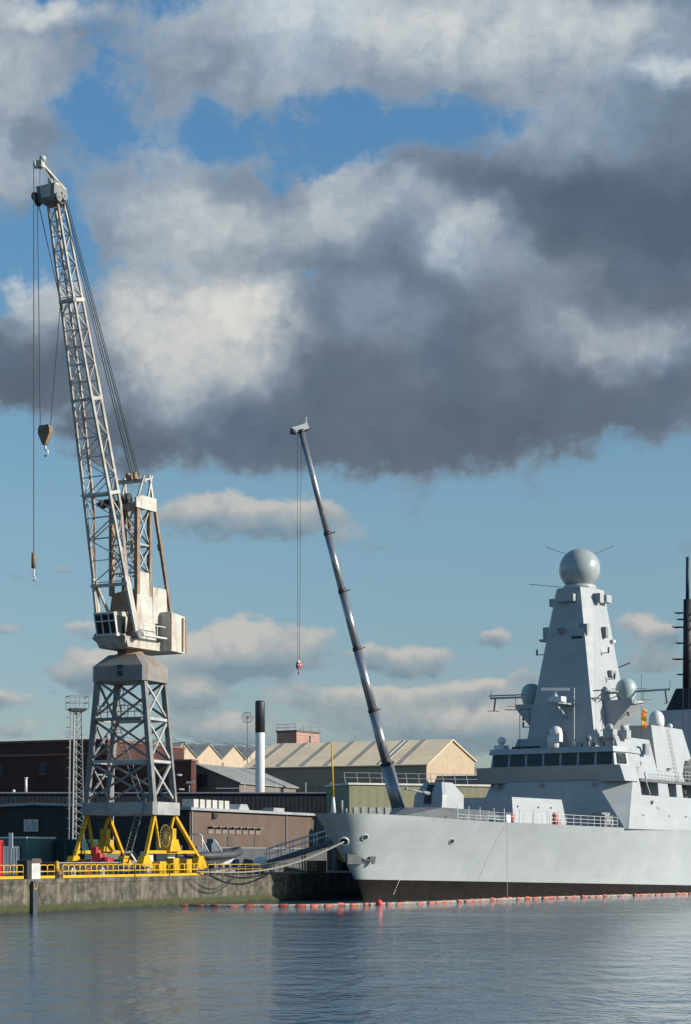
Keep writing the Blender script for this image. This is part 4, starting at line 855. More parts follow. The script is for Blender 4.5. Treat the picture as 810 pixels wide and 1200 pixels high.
# ropes
f1, l1_ = hx + 1.95, -.42
f2 = hx + .75
m = UM(); m.bar((f1, l1_, 58.9 + hz), (f1, l1_, 30.2), .05); cp('hoist_rope', m, ROPE_D)
m = UM(); m.bar((f2, -1.0, 56.3 + hz), (f2, -.68, 41.4), .05); pm = jp(.776, -1.05, 0)
m.bar((f2, -1.0, 56.3 + hz), pm, .05); m.bar(pm, Vector((f2, .42, 41.4)), .05); cp('hoist_rope', m, ROPE_D)
m = UM()
for l0, l1, f in ((.9, .5, .2), (1.0, .75, .0), (1.15, .9, -.1), (.7, .3, .3)):
    m.bar((hx - .5, l0, 56.4 + hz), (f, l1, 39.1), .05)
m.bar(jp(.55, .4, .8), (1.5, -.8, 37.2), .05); m.bar(jp(.5, .2, .8), (1.5, 0, 37.2), .05)
cp('luffing_rope', m, ROPE_D)
hk = UM(); bf, blt = f2 - .2, -.13
hk.prism([(bf, blt - .62, 41.2), (bf, blt - .5, 41.5), (bf, blt + .5, 41.5), (bf, blt + .62, 41.2), (bf, blt + .62, 40.8), (bf, blt + .15, 39.8), (bf, blt - .15, 39.8), (bf, blt - .62, 40.8)], (.45, 0, 0)); blk = cp('hook_block', hk, CRR)
m = UM(); m.bar((bf + .2, blt, 39.8), (bf + .2, blt, 39.4), .12)
m.path([(bf + .2, blt + .28 * math.sin(t), 39.15 + .28 * math.cos(t)) for t in [R(-10 + 24 * i) for i in range(10)]], .08); cp('hook', m, WHITE, blk)
m = UM(); m.tube((f1, l1_, 30.4), (f1, l1_, 29.1), .2, .22, 10); b2 = cp('hook_ball', m, CRR)
m = UM(); m.bar((f1, l1_, 29.1), (f1, l1_, 28.4), .1); m.path([(f1, l1_ + .18 * math.sin(t), 28.2 + .18 * math.cos(t)) for t in [R(24 * i) for i in range(10)]], .05); cp('hook', m, WHITE, b2)

# ------------------------------------------------------------------ mobile crane behind the warship
mc = thing('mobile_crane', 'mobile crane with a long grey telescopic boom rising behind the bow', 'mobile crane', qp(64.5, 9.0), QRZ + 95)
def wl(o, v): return o.matrix_basis.inverted() @ Vector(v)
BASE = Vector((7.35, 243.5, 8.0)); TIP = Vector((-5.6, 241.5, 58.0))
b0, b1 = wl(mc, BASE), wl(mc, TIP); bd = (b1 - b0)
prev = None
SEG = [(0, .165, 1.0, BOOMW), (.165, .31, .82, BOOMG), (.31, .44, .74, BOOMG), (.44, .585, .68, BOOMG), (.585, .72, .62, BOOMG), (.72, 1.0, .56, BOOMG)]
SEG = [(0, .165, 1.62, BOOMG), (.165, .30, 1.2, BOOMG), (.30, .455, 1.08, BOOMG), (.455, .60, .97, BOOMG), (.60, .745, .86, BOOMG), (.745, 1.0, .72, BOOMG)]
par = mc
for i, (t0, t1, wd, mt) in enumerate(SEG):
    m = MB(); m.bar(b0 + bd * (t0 - (.01 if i else 0)), b0 + bd * t1, wd, wd * 1.05, n=14); seg = m.build('boom_section', mt, mc)
    if i == 0: seg['label'] = 'broad lowest boom section'
    m = MB(); m.bar(b0 + bd * (t1 - .006), b0 + bd * (t1 + .002), wd + .14, wd + .14, n=12); m.bar(b0 + bd * (t1 - .004) + Vector((0, 0, 0)), b0 + bd * (t1 - .004) + wl(mc, mc.location + Vector((.95, 0, .3))), .12)
    m.build('boom_collar', DARKF, seg)
m = MB(); q1 = b1
hv = wl(mc, mc.location + Vector((-1.0, -.1, -.35))); m.bar(q1 - hv * .9 + Vector((0, 0, .3)), q1 + hv * 1.0 + Vector((0, 0, .3)), .55, .75); m.bar(q1 + Vector((0, 0, .4)) - hv * .6, q1 - hv * .7 + Vector((0, 0, 1.5)), .12); bh = m.build('boom_head', WHITE, mc)
m = MB(); ax = Vector((0, 1, 0)); m.tube(q1 + hv * 1.0 + Vector((-.25, -.2, .2)), q1 + hv * 1.0 + Vector((.25, .2, .2)), .4); m.build('head_sheave', DARKF, bh)
wv = lambda x, y, z: wl(mc, (x, y, z))
m = MB(); m.bar(wv(-6.05, 241.4, 57.7), wv(-6.0, 241.4, 29.2), .045); m.bar(wv(-5.55, 241.4, 57.5), wv(-5.8, 241.4, 29.2), .045); m.build('hoist_rope', ROPE_D, mc)
m = MB(); c = wv(-5.9, 241.4, 28.5); m.ball(c, .36, 1.9, 14, 10); m.bar(c + Vector((0, 0, -.6)), c + Vector((0, 0, -1.2)), .14)
m.build('hook_block', mat('red_and_white_hook_paint', (.7, .65, .62), .5, var=.05, extra=lambda ns, lk, tx, c, nz, mixn, mr: mixn(mr(nz(2.2, 1), .45, .5), c, (.4, .03, .03))), mc)
# lifting ram, carrier and cab (mostly hidden by the hull)
m = MB(); m.box((-7, -1.4, 1.0), (7, 1.4, 1.9)); chassis = m.build('carrier', YEL, mc)
for x in (-5.5, -4, -1.5, 1.5, 3.2, 5.2):
    for y in (-1.45, 1.45):
        m = MB(); m.tube((x, y - .25, .7), (x, y + .25, .7), .7, n=18); m.build('wheel', RUBBER, chassis)
m = MB(); m.hexa([(5.2, -1.3, 1.9), (7.2, -1.3, 1.9), (7.2, 1.3, 1.9), (5.2, 1.3, 1.9)], [(5.3, -1.25, 3.2), (6.8, -1.25, 3.2), (6.8, 1.25, 3.2), (5.3, 1.25, 3.2)]); m.build('carrier_cab', YEL, mc)
m = MB(); m.box((-3.2, -1.3, 1.95), (1.5, 1.3, 4.2)); slew = m.build('superstructure', GREYP, mc)
m = MB(); q1 = b0 + bd * .12; m.tube(b0 + Vector((-1.5, .8, -2.5)), q1, .28); m.bar(Vector((0, 0, 4.0)), b0, 1.5, 1.3); m.build('lifting_ram', GREYP, slew)
m = MB(); q1 = b0 + bd * .105; m.box(tuple(q1 + Vector((-.3, -1.6, -.3))), tuple(q1 + Vector((.3, -.6, .4)))); m.build('boom_lamp', DARKF, mc)

# ------------------------------------------------------------------ buildings
def wall_box(m, a, b, depth, z0, z1):      # a,b ground points of the front, depth vector
    a, b, d = Vector(a), Vector(b), Vector(depth)
    m.hexa([(a.x, a.y, z0), (b.x, b.y, z0), (b.x + d.x, b.y + d.y, z0), (a.x + d.x, a.y + d.y, z0)], [(a.x, a.y, z1), (b.x, b.y, z1), (b.x + d.x, b.y + d.y, z1), (a.x + d.x, a.y + d.y, z1)])
def gable_shed(name, label, A, B, D, ze0, ze1, zr, wallm, roofm, cat='shed', z0=QZ, over=.4, rz=None):
    """A->B the front eaves, D depth; ridge half way, parallel to AB"""
    A = Vector((*A, 0)); B = Vector((*B, 0)); D = Vector((*D, 0)); rot = math.degrees(math.atan2((B - A).y, (B - A).x))
    t = thing(name, label, cat, (A.x, A.y, z0), rot); t_inv = Matrix.Rotation(R(-rot), 4, 'Z')
    loc = lambda p, z: tuple(t_inv @ (Vector((p.x, p.y, 0)) - Vector((A.x, A.y, 0))) + Vector((0, 0, z - z0)))
    M1 = A + D / 2; M2 = B + D / 2
    m = MB(); m.add([loc(A, z0), loc(B, z0), loc(B + D, z0), loc(A + D, z0), loc(A, ze0), loc(B, ze0), loc(B + D, ze1), loc(A + D, ze1), loc(M1, zr), loc(M2, zr)],
                    [(0, 1, 5, 4), (2, 3, 7, 6), (1, 2, 6, 9, 5), (3, 0, 4, 8, 7)])
    w = m.build('wall', wallm, t)
    e = (B - A).normalized() * over; sl0 = (zr - ze0) / (D.length / 2); sl1 = (zr - ze1) / (D.length / 2); dn = D.normalized() * over
    m = MB(); th = .18
    for (P_, Q_, zp, dd, sl) in ((A, B, ze0, -dn, sl0), (A + D, B + D, ze1, dn, sl1)):
        pts = [loc(P_ - e + dd, zp - sl * over), loc(Q_ + e + dd, zp - sl * over), loc(M2 + e, zr), loc(M1 - e, zr)]
        m.hexa([tuple(Vector(p) + Vector((0, 0, .02))) for p in pts], [tuple(Vector(p) + Vector((0, 0, .02 + th))) for p in pts])
    rf = m.build('roof', roofm, t)
    return t, loc, w, rf
# black gabled warehouse with a brown side wall
C0 = qp(22.2, 14.0); 
wh = thing('dark_warehouse', 'black clad warehouse with a low gable and sunlit brown side wall', 'warehouse', C0, QRZ)
RH, EH, EHL, LW, LD = 10.05 - QZ, 9.35 - QZ, 9.35 - QZ, 38.0, 46.0
gx = lambda w: w                       # local y = inland
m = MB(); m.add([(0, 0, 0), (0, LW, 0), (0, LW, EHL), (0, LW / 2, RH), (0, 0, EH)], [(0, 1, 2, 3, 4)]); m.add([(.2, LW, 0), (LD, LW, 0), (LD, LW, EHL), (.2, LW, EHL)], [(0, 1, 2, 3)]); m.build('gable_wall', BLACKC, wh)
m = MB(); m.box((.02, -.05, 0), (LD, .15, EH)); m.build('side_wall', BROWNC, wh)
m = MB()
for (w0, z0_, w1, z1_) in ((-.5, EH - .02, LW / 2, RH), (LW + .5, EHL - .02, LW / 2, RH)):
    m.hexa([(-.5, w0, z0_ + .02), (LD, w0, z0_ + .02), (LD, w1, z1_ + .02), (-.5, w1, z1_ + .02)], [(-.5, w0, z0_ + .32), (LD, w0, z0_ + .32), (LD, w1, z1_ + .32), (-.5, w1, z1_ + .32)])
rf = m.build('roof', PALER, wh)
m = MB()
for i in range(6): m.box((2.2 + i * 1.5, .6, EH + .3), (3.3 + i * 1.5, 2.0, EH + 1.25))
m.build_each('roof_vent', mat('pale_vent_paint', (.42, .41, .37), .6), rf)
m = MB(); m.hexa([(13.5, .8, EH + .3), (16.5, .8, EH + .3), (16.5, 2.2, EH + .3), (13.5, 2.2, EH + .3)], [(14.2, .8, EH + 1.0), (15.8, .8, EH + 1.0), (15.8, 2.2, EH + 1.0), (14.2, 2.2, EH + 1.0)]); m.box((23, .8, EH + .3), (26, 2.2, EH + .8)); m.build_each('roof_hatch', PALER, rf)
m = MB(); m.box((-.1, 18.6, 4.55), (-.02, 20.3, 5.75)); m.build('window_pane', mat('pale_window', (.30, .34, .33), .3, var=.3, vscale=2), wh)
m = MB()
for y in (18.6, 19.45, 20.3): m.box((-.14, y - .05, 4.5), (-.09, y + .05, 5.8))
for z in (4.55, 5.75): m.box((-.13, 18.6, z - .05), (-.085, 20.3, z + .05))
m.build('window_frame', WHITE, wh)
m = MB(); m.box((15.8, -.12, 2.9), (16.9, -.05, 4.0)); m.box((9.0, -.12, 2.9), (10.3, -.05, 4.0)); 
m.build_each('side_window', mat('brown_shutter', (.09, .07, .06), .6), wh)
m = MB()
for i in range(8): m.box((4.2 + i * 1.7, -.65, 4.9), (5.5 + i * 1.7, -.05, 5.0)); m.box((4.2 + i * 1.7, -.14, 4.2), (5.5 + i * 1.7, -.06, 4.9))
m.build_each('louvre_hood', mat('brown_grey_louvre', (.17, .145, .125), .6), wh)
m = MB(); m.box((5.2, -.3, 5.9), (6.2, -.05, 6.4)); m.bar((5.2, -.2, 5.7), (5.2, -.2, 6.5), .12); m.build('wall_light', DARKF, wh)
m = MB()
for x in (.3, 24.5, 33.5): m.bar((x, -.14, 0), (x, -.14, EH), .14)
m.build_each('drainpipe', GREYP, wh)

# long dark blue shed behind
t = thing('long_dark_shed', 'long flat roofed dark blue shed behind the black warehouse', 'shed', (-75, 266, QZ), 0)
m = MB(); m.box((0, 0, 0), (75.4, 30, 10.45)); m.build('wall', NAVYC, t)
m = MB(); m.box((-.2, -.25, 10.45), (75.6, 30.2, 10.62)); m.build('parapet_cap', mat('grey_parapet', (.22, .23, .25), .5), t)
for i in range(9):
    x = 58.5 + i * 2.0
m = MB()
for x in (61, 65.5, 69.5, 73): m.bar((x, .5, 10.6), (x, .5, 12.0), .12)
m.bar((57, .6, 11.2), (61, .6, 11.2), .06); m.build_each('roof_pipe', WHITE, t)
m = MB(); m.tube((30.6, .8, 10.6), (30.6, .8, 12.6), .18, n=12); m.tube((30.6, .8, 12.55), (30.6, .8, 12.7), .26, n=12); m.ball((28.9, .8, 10.8), .22); m.build_each('roof_flue', mat('pale_flue', (.55, .54, .52), .5), t)
m = MB(); m.tube((53.2, 2, 10.6), (53.2, 2, 12.1), .1); m.box((52.8, 1.6, 11.9), (53.9, 2.4, 12.2)); m.build('roof_lamp', GREYP, t)
# brick warehouse
t = thing('brick_warehouse', 'old dark red brick warehouse filling the left behind the crane', 'warehouse', (-87.8, 323, QZ), -22.7)
m = MB(); m.box((0, 0, 0), (54.6, 26, 19.9)); m.build('wall', BRICK, t)
m = MB(); m.box((54.6, 1.5, 0), (68.6, 3.2, 16.5)); m.build('lower_wing', BRICK, t)
m = MB(); m.box((-.2, -.3, 17.7), (54.7, -.01, 18.1)); m.box((-.2, -.25, 19.9), (54.8, 26.2, 20.25)); m.box((54.65, 1.3, 16.5), (68.8, 3.4, 16.8)); m.build('brick_cornice', mat('brown_cornice', (.16, .075, .06), .8), t)
for x, z in ((42.2, 14.9), (34.0, 14.7)):
    m = MB(); m.box((x, -.08, z), (x + 1.3, .2, z + 1.8)); w = m.build('window', DARKF, t)
    m = MB(); m.box((x - .1, -.14, z - .2), (x + 1.4, -.02, z - .02)); m.build('sill', mat('brown_cornice', (.16, .075, .06), .8), w)
m = MB(); m.bar((-.1, -.2, 11.3), (54.5, -.2, 11.3), .12); m.build('wall_pipe', mat('brown_cornice', (.16, .075, .06), .8), t)
m = MB(); m.box((62.5, -.3, 12.0), (67.5, 1.4, 12.25)); m.bar((63.5, .2, 12.2), (63.9, .2, 14.2), .12); m.box((66.6, -.2, 14.2), (67.2, 1.2, 14.5)); m.build_each('wall_gantry', GREYP, t)
# pale roof sliver beyond the brick warehouse
t = thing('far_white_shed', 'low white roof just showing over the brick warehouse', 'shed', (-53, 345, QZ), 0)
m = MB(); m.box((0, 0, 0), (11, 20, 21.6)); m.build('wall', PALER, t)
m = MB(); m.hexa([(-.3, -.3, 21.6), (11.3, -.3, 21.6), (11.3, 20.3, 21.6), (-.3, 20.3, 21.6)], [(2, 4, 23.6), (10, 4, 23.6), (10, 16, 23.6), (2, 16, 23.6)]); m.build('roof', mat('white_roof_sheet', (.40, .40, .39), .5), t)

# tan gabled hall
tan, loc, w, rf = gable_shed('tan_hall', 'large tan hall with sunlit gable and a pale ribbed roof', (-18.0, 343.9), (13.95, 330.5), (9.8, 23.5), 20.2, 21.9, 25.1, TANC, TANR, 'hall')
m = MB(); th_ = .12
for i in range(7):
    x = 1.5 + i * 4.6
    if i in (5,): continue
    f0 = Vector((x, -.42, 19.95 - QZ + .12)); A_, D_ = Vector((-18.0, 343.9, 0)), Vector((9.8, 23.5, 0))
    r0 = Vector(loc(A_ + D_ / 2, 25.1)) + Vector((x, 0, .22)); f0 = Vector(loc(A_, 20.2)) + Vector((x, 0, .22))
    m.hexa([f0, f0 + Vector((.9, 0, 0)), r0 + Vector((.9, 0, 0)), r0], [f0 + Vector((0, 0, .06)), f0 + Vector((.9, 0, .06)), r0 + Vector((.9, 0, .06)), r0 + Vector((0, 0, .06))])
m.build_each('roof_light_strip', mat('grey_rooflight', (.30, .275, .22), .6), rf)
m = MB()
for x in (25.6, 26.6):
    r0 = Vector(loc(A_ + D_ / 2, 25.1)) + Vector((x, 0, .22)); f0 = Vector(loc(A_, 20.2)) + Vector((x, 0, .22))
    m.hexa([f0, f0 + Vector((.25, 0, 0)), r0 + Vector((.25, 0, 0)), r0], [f0 + Vector((0, 0, .12)), f0 + Vector((.25, 0, .12)), r0 + Vector((.25, 0, .12)), r0 + Vector((0, 0, .12))])
m.build('roof_ladder', PALER, rf)
m = MB()
for x0_, x1_ in ((5.5, 7.5), (11, 14.5), (20.5, 24.5)): m.box((x0_, -.1, 3.0), (x1_, -.02, 14.0))
m.build_each('wall_door', mat('brown_door_sheet', (.36, .26, .17), .7), w)
# darker lean-to below its gable
t = thing('dark_lean_to', 'dark low lean-to against the tan hall gable', 'shed', (14.2, 322, QZ), -10)
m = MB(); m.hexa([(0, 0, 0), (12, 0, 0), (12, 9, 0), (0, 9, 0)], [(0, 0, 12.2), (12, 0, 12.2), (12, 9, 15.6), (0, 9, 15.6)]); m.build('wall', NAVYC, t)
# grey gable shed
gs, loc2, w, rf = gable_shed('grey_gable_shed', 'taupe gabled shed with a square black vent in its gable', (-16.6, 300.5), (-8.3, 320.3), (-14.0, 5.85), 15.9, 15.0, 18.9, mat('taupe_cladding', (.16, .138, .115), .75, var=.08, rib=(1, .6, .02)), GREYR)
gs2 = Vector((-16.6, 300.5, 0)); dv = Vector((-14.0, 5.85, 0)); nrm = Vector((-.386, -.923, 0))
m = MB(); cc = gs2 + dv * .44
m.hexa([loc2(cc - dv.normalized() * 1.1 + nrm * .02, 15.6), loc2(cc + dv.normalized() * 1.1 + nrm * .02, 15.6), loc2(cc + dv.normalized() * 1.1 + nrm * .5, 15.6), loc2(cc - dv.normalized() * 1.1 + nrm * .5, 15.6)],
       [loc2(cc - dv.normalized() * 1.1 + nrm * .02, 17.4), loc2(cc + dv.normalized() * 1.1 + nrm * .02, 17.4), loc2(cc + dv.normalized() * 1.1 + nrm * .5, 17.4), loc2(cc - dv.normalized() * 1.1 + nrm * .5, 17.4)]); m.build('vent', DARKF, gs)
# row of tan gables
saw = thing('gabled_workshop', 'workshop with a row of small sunlit tan gables and grey roofs', 'workshop', (-37.2, 350, QZ), QRZ)
NG = 6; gw = 10.9; gb_, gt_ = 20.0, 23.0
m = MB(); top_ = [(0, 0, gb_)]
for i in range(NG): top_ += [(gw * (i + .5), 0, gt_ + .25 * i), (gw * (i + 1), 0, gb_ + .3 * (i + 1))]
poly = [(0, 0, 0), (gw * NG, 0, 0)] + top_[::-1]
n_ = len(poly); m.add(poly + [(x, 26, z) for x, y, z in poly], [tuple(range(n_)), tuple(range(2 * n_ - 1, n_ - 1, -1)), (0, n_, n_ + n_ - 1, n_ - 1), (1, 2, n_ + 2, n_ + 1)]); m.build('gable_wall', mat('pale_tan_render', (.40, .31, .22), .8, var=.08), saw)
for i in range(NG):
    m = MB(); za, zb_, zc = gb_ + .3 * i, gt_ + .25 * i, gb_ + .3 * (i + 1)
    for (xa, xb, z1_, z2_) in ((gw * i, gw * (i + .5), za, zb_), (gw * (i + 1), gw * (i + .5), zc, zb_)):
        m.hexa([(xa, -.3, z1_ + .02), (xb, -.3, z2_ + .02), (xb, 26, z2_ + .02), (xa, 26, z1_ + .02)], [(xa, -.3, z1_ + .2), (xb, -.3, z2_ + .2), (xb, 26, z2_ + .2), (xa, 26, z1_ + .2)])
    rr = m.build('gable_roof', GREYR, saw)
    m = MB(); x = gw * (i + .5); m.bar((x - 1.6, 2, zb_ - .5), (x, 2, zb_ + 1.4), .09); m.bar((x + 1.6, 2, zb_ - .5), (x, 2, zb_ + 1.4), .09); m.bar((x, 2, zb_), (x, 9, zb_ + 1.4), .07); m.build('roof_frame', GREYP, rr)
    m = MB(); m.bar((gw * i + .1, -.35, za - .6), (gw * i + .1, -.35, 4), .18); m.build('drainpipe', GREYP, saw)
# dark and brown flat roofs behind the gables
t = thing('far_dark_block', 'dark flat roofed block behind the row of tan gables', 'building', (-44, 415, QZ), 0)
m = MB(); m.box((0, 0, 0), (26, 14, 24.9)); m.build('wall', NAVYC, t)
m = MB(); m.bar((0, 0, 26.2), (26, 0, 26.2), .08)
for i in range(11): m.bar((i * 2.6, 0, 24.9), (i * 2.6, 0, 26.2), .08)
m.build('roof_rail', GREYP, t)
t = thing('far_brown_block', 'long brown flat roofed block between the dark block and pink block', 'building', (-17.8, 402, QZ), 0)
m = MB(); m.box((0, 0, 0), (20, 14, 22.2)); m.build('wall', mat('brown_render', (.30, .20, .15), .8), t)
m = MB(); m.bar((0, 0, 23.2), (10, 0, 23.2), .08)
for i in range(7): m.bar((i * 1.6, 0, 22.2), (i * 1.6, 0, 23.2), .07)
m.build('roof_rail', GREYP, t)
t = thing('pink_brick_block', 'pink brick tower block with a roof railing above the tan roof', 'building', (-15.0, 420, QZ), -33)
m = MB(); m.box((0, 0, 0), (5.2, 9, 28.8)); m.build('wall', PINKB, t)
m = MB(); m.box((-.2, -.2, 28.8), (5.4, 9.2, 29.15)); m.build('roof_slab', mat('dark_roof_slab', (.09, .08, .08), .8), t)
m = MB()
for (x, y) in ((0, 0), (2.5, 0), (5, 0), (5, 3), (5, 6), (5, 9), (0, 9)): m.bar((x, y, 29.1), (x, y, 30.5), .09)
for z in (29.8, 30.5): m.bar((0, 0, z), (5, 0, z), .08); m.bar((5, 0, z), (5, 9, z), .08)
m.build('roof_rail', GREYP, t)
m = MB(); m.box((5.2, 5.0, 26.0), (5.5, 5.6, 28.2)); m.build('wall_pipe', GREYP, t)
t = thing('far_pale_gables', 'small pale gabled sheds seen just left of the ship bridge', 'shed', (23.6, 380, QZ), 5)
m = MB()
for i in range(2): m.prism([(i * 4.5, 0, 0), (i * 4.5 + 4.5, 0, 0), (i * 4.5 + 4.5, 0, 17.5), (i * 4.5 + 2.2, 0, 19.2), (i * 4.5, 0, 17.5)], (0, 16, 0))
m.build('wall', mat('pale_tan_render', (.40, .31, .22), .8, var=.08), t)
m = MB()
for i in range(2): m.hexa([(i * 4.5 - .1, -.4, 17.52), (i * 4.5 + 2.2, -.4, 19.24), (i * 4.5 + 2.2, 16, 19.24), (i * 4.5 - .1, 16, 17.52)], [(i * 4.5 - .1, -.4, 17.72), (i * 4.5 + 2.2, -.4, 19.44), (i * 4.5 + 2.2, 16, 19.44), (i * 4.5 - .1, 16, 17.72)])
m.build('roof', GREYR, t)
# chimney
t = thing('chimney', 'slender white chimney with a black top beside the tan hall', 'chimney', (-13.0, 292, QZ), 0)
m = MB(); m.lathe((0, 0, 0), [(.72, 0), (.72, 20.5), (.70, 20.6)], 20); m.build('white_shaft', WHITE, t)
m = MB(); m.lathe((0, 0, 20.55), [(.74, 0), (.74, 4.6), (.66, 4.8), (.55, 4.85)], 20); m.build('black_cap', DARKF, t)
# wind pump like aerial
t = thing('rooftop_fan', 'thin mast with a round spoked vane left of the chimney', 'wind vane', (-18.5, 362, QZ), 0)
m = MB(); m.bar((0, 0, 0), (0, 0, 27.6), .16); m.bar((-.8, 0, 19.5), (0, 0, 23), .1); m.bar((.8, 0, 19.5), (0, 0, 23), .1); m.build('mast', GREYP, t)
m = MB(); ring_ = [(1.0 * math.cos(R(15 * i)), 0, 27.9 + 1.0 * math.sin(R(15 * i))) for i in range(25)]; m.path(ring_, .07, 5)
for i in range(6): tt = R(30 * i); m.bar((-1.0 * math.cos(tt), 0, 27.9 - math.sin(tt)), (math.cos(tt), 0, 27.9 + math.sin(tt)), .08)
m.bar((0, 0, 27.9), (2.0, .2, 28.0), .08); m.prism([(1.8, .2, 27.3), (2.3, .2, 27.1), (2.3, .2, 28.8), (1.8, .2, 28.5)], (0, .05, 0)); m.build('vane_wheel', GREYP, t)
# olive building behind the bow
t = thing('olive_building', 'olive green flat roofed building behind the warship bow', 'building', (.5, 252, QZ), 20)
m = MB(); m.box((0, 0, 0), (26, 9, 11.15)); w = m.build('wall', OLIVE, t)
m = MB(); m.box((-.2, -.2, 11.15), (26.2, 9.2, 11.4)); rf = m.build('roof_edge', mat('pale_trim', (.6, .6, .55), .5), t)
m = MB()
for z in (12.1, 12.75):
    m.bar((-.6, .4, z), (26, .4, z), .07)
for i in range(16): m.bar((-.4 + i * 1.75, .4, 11.4), (-.6 + i * 1.75, .4, 12.75), .09)
m.build('roof_railing', GREYP, rf)
m = MB()
for i in range(14): m.box((.6 + i * 1.1, -.1, 6.9), (1.3 + i * 1.1, -.02, 8.2))
m.build('window_strip', mat('pale_window', (.30, .34, .33), .3), w)
m = MB(); m.box((11.2, -.3, 3), (12.4, -.03, 11.1)); m.build('down_duct', mat('dark_olive', (.09, .09, .07), .7), w)

# dark warship mast at the right edge
t = thing('dark_warship', 'black ship superstructure with tall thin mast at right edge', 'warship', (53.75, 300, 0), 57)
tf = None
m = MB(); m.hexa([(-18, -7, -1), (60, -7, -1), (60, 7, -1), (-18, 7, -1)], [(-22, -8, 8), (60, -8, 8), (60, 8, 8), (-22, 8, 8)]); m.build('hull', DARKSHIP, t)
m = MB(); m.hexa([(-4.4, -4.4, 8), (10, -4.4, 8), (10, 4.4, 8), (-4.4, 4.4, 8)], [(-3.8, -3.9, 24), (8, -3.4, 24), (8, 3.4, 24), (-3.8, 3.9, 24)]); m.hexa([(-3.8, -3.9, 24), (8, -3.4, 24), (8, 3.4, 24), (-3.8, 3.9, 24)], [(-1.6, -1.6, 30.6), (4, -1.6, 30.6), (4, 1.6, 30.6), (-1.6, 1.6, 30.6)]); m.build('mast_house', DARKSHIP, t)
m = MB(); m.tube((-.8, 0, 30.4), (-.8, 0, 44.5), .75, .62, 12); m.tube((-.8, 0, 44.5), (-.8, 0, 51.1), .3, .25, 8); ms = m.build('mast', DARKSHIP, t)
for z, ln in ((32.8, 1.8), (35.2, 2.6), (37.7, 2.0), (40.2, 2.6), (41.4, 1.8), (42.4, 2.2)):
    m = MB(); m.bar((-.8 - .45 * ln, ln * .8, z), (-.8 + .45 * ln, -ln * .8, z), .18); m.bar((-.8, -.8 * ln, z), (-.8, .8 * ln, z), .18); m.build('yard', DARKSHIP, ms)
m = MB(); m.box((-2.5, 2.0, 26.2), (-1.5, 4.6, 26.7)); m.build('platform', DARKSHIP, t)

# ------------------------------------------------------------------ quay furniture
def hoops(m, n, L_):
    for i in range(n):
        x0 = i * L_ / n + .03; x1 = (i + 1) * L_ / n - .03; h = 1.08; c = .12
        m.path([(x0, 0, .05), (x0, 0, h - c), (x0 + c * .4, 0, h - c * .3), (x0 + c, 0, h), (x1 - c, 0, h), (x1 - c * .4, 0, h - c * .3), (x1, 0, h - c), (x1, 0, .05)], .04, 6)
def guard(label, u0, u1):
    L_ = u1 - u0; n = max(2, round(L_ / .92)); g = thing('guardrail', label, 'railing', qp(u0, .35), QRZ, 'yellow railings along the quay edge')
    m = MB(); hoops(m, n, L_); m.build('hoop_frame', YRAIL, g)
    m = MB(); m.bar((0, 0, .58), (L_, 0, .58), .07); m.build('mid_rail', YRAIL, g)
    m = MB(); m.box((0, -.04, .03), (L_, .03, .24)); m.build('kick_plate', YRAIL, g)
guard('yellow hooped railing at the far left, left of the grey cabinet', -44, -32.0)
guard('short yellow hooped railing between the grey cabinet and yellow post', -29.6, -27.4)
guard('yellow hooped railing in front of the red machine', -26.2, -14.5)
guard('yellow hooped railing in front of the crane stairs', -14.3, -8.2)
guard('yellow hooped railing in front of the crane right trestle', -8.0, -1.4)
# thinner rail further along in the shadow
g = thing('pipe_railing', 'thin yellow pipe railing under the inflatable boat', 'railing', qp(0, .6), QRZ)
m = MB()
for i in range(15): m.bar((i * 1.6, 0, 0), (i * 1.6, 0, 1.0), .06)
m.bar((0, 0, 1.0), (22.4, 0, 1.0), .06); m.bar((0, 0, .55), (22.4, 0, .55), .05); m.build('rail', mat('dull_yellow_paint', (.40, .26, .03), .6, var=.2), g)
# cabinet, post, sign
t = thing('grey_cabinet', 'pale grey cabinet with a black side gap in the railing', 'cabinet', qp(-30.6, .55), QRZ)
m = MB(); m.box((-.55, -.4, 0), (.75, .4, 1.25)); m.build('body', mat('stained_grey_cabinet', (.42, .42, .40), .7, var=.25, vscale=2), t)
m = MB(); m.box((-1.25, -.45, 0), (-.57, .45, 1.45)); m.build('black_side', DARKF, t)
m = MB(); m.hexa([(-.7, -.5, 1.26), (.9, -.5, 1.26), (.9, .5, 1.26), (-.7, .5, 1.26)], [(-.5, -.45, 1.6), (.7, -.45, 1.6), (.7, .45, 1.6), (-.5, .45, 1.6)]); m.build('lid', mat('brown_tarpaulin', (.07, .05, .045), .8), t)
t = thing('yellow_post', 'short yellow post on dark legs between two railings', 'bollard', qp(-26.8, .5), QRZ)
m = MB(); m.tube((0, 0, .5), (0, 0, 1.25), .2, .16, 12); m.ball((0, 0, 1.25), .16); m.build('post', YEL, t)
m = MB(); m.bar((-.12, 0, 0), (-.1, 0, .5), .12); m.bar((.12, 0, 0), (.1, 0, .5), .12); m.build('foot', DARKF, t)
t = thing('sign_post', 'white rectangular sign on a thin post at far left', 'sign', qp(-30.8, 2.2), QRZ - 22)
m = MB(); m.tube((0, 0, 0), (0, 0, 3.2), .045); m.build('post', GREYP, t)
m = MB(); m.box((-.07, -.26, 2.4), (-.04, .26, 3.6)); m.build('sign_board', mat('white_sign_paint', (.7, .66, .62), .5, var=.1), t)
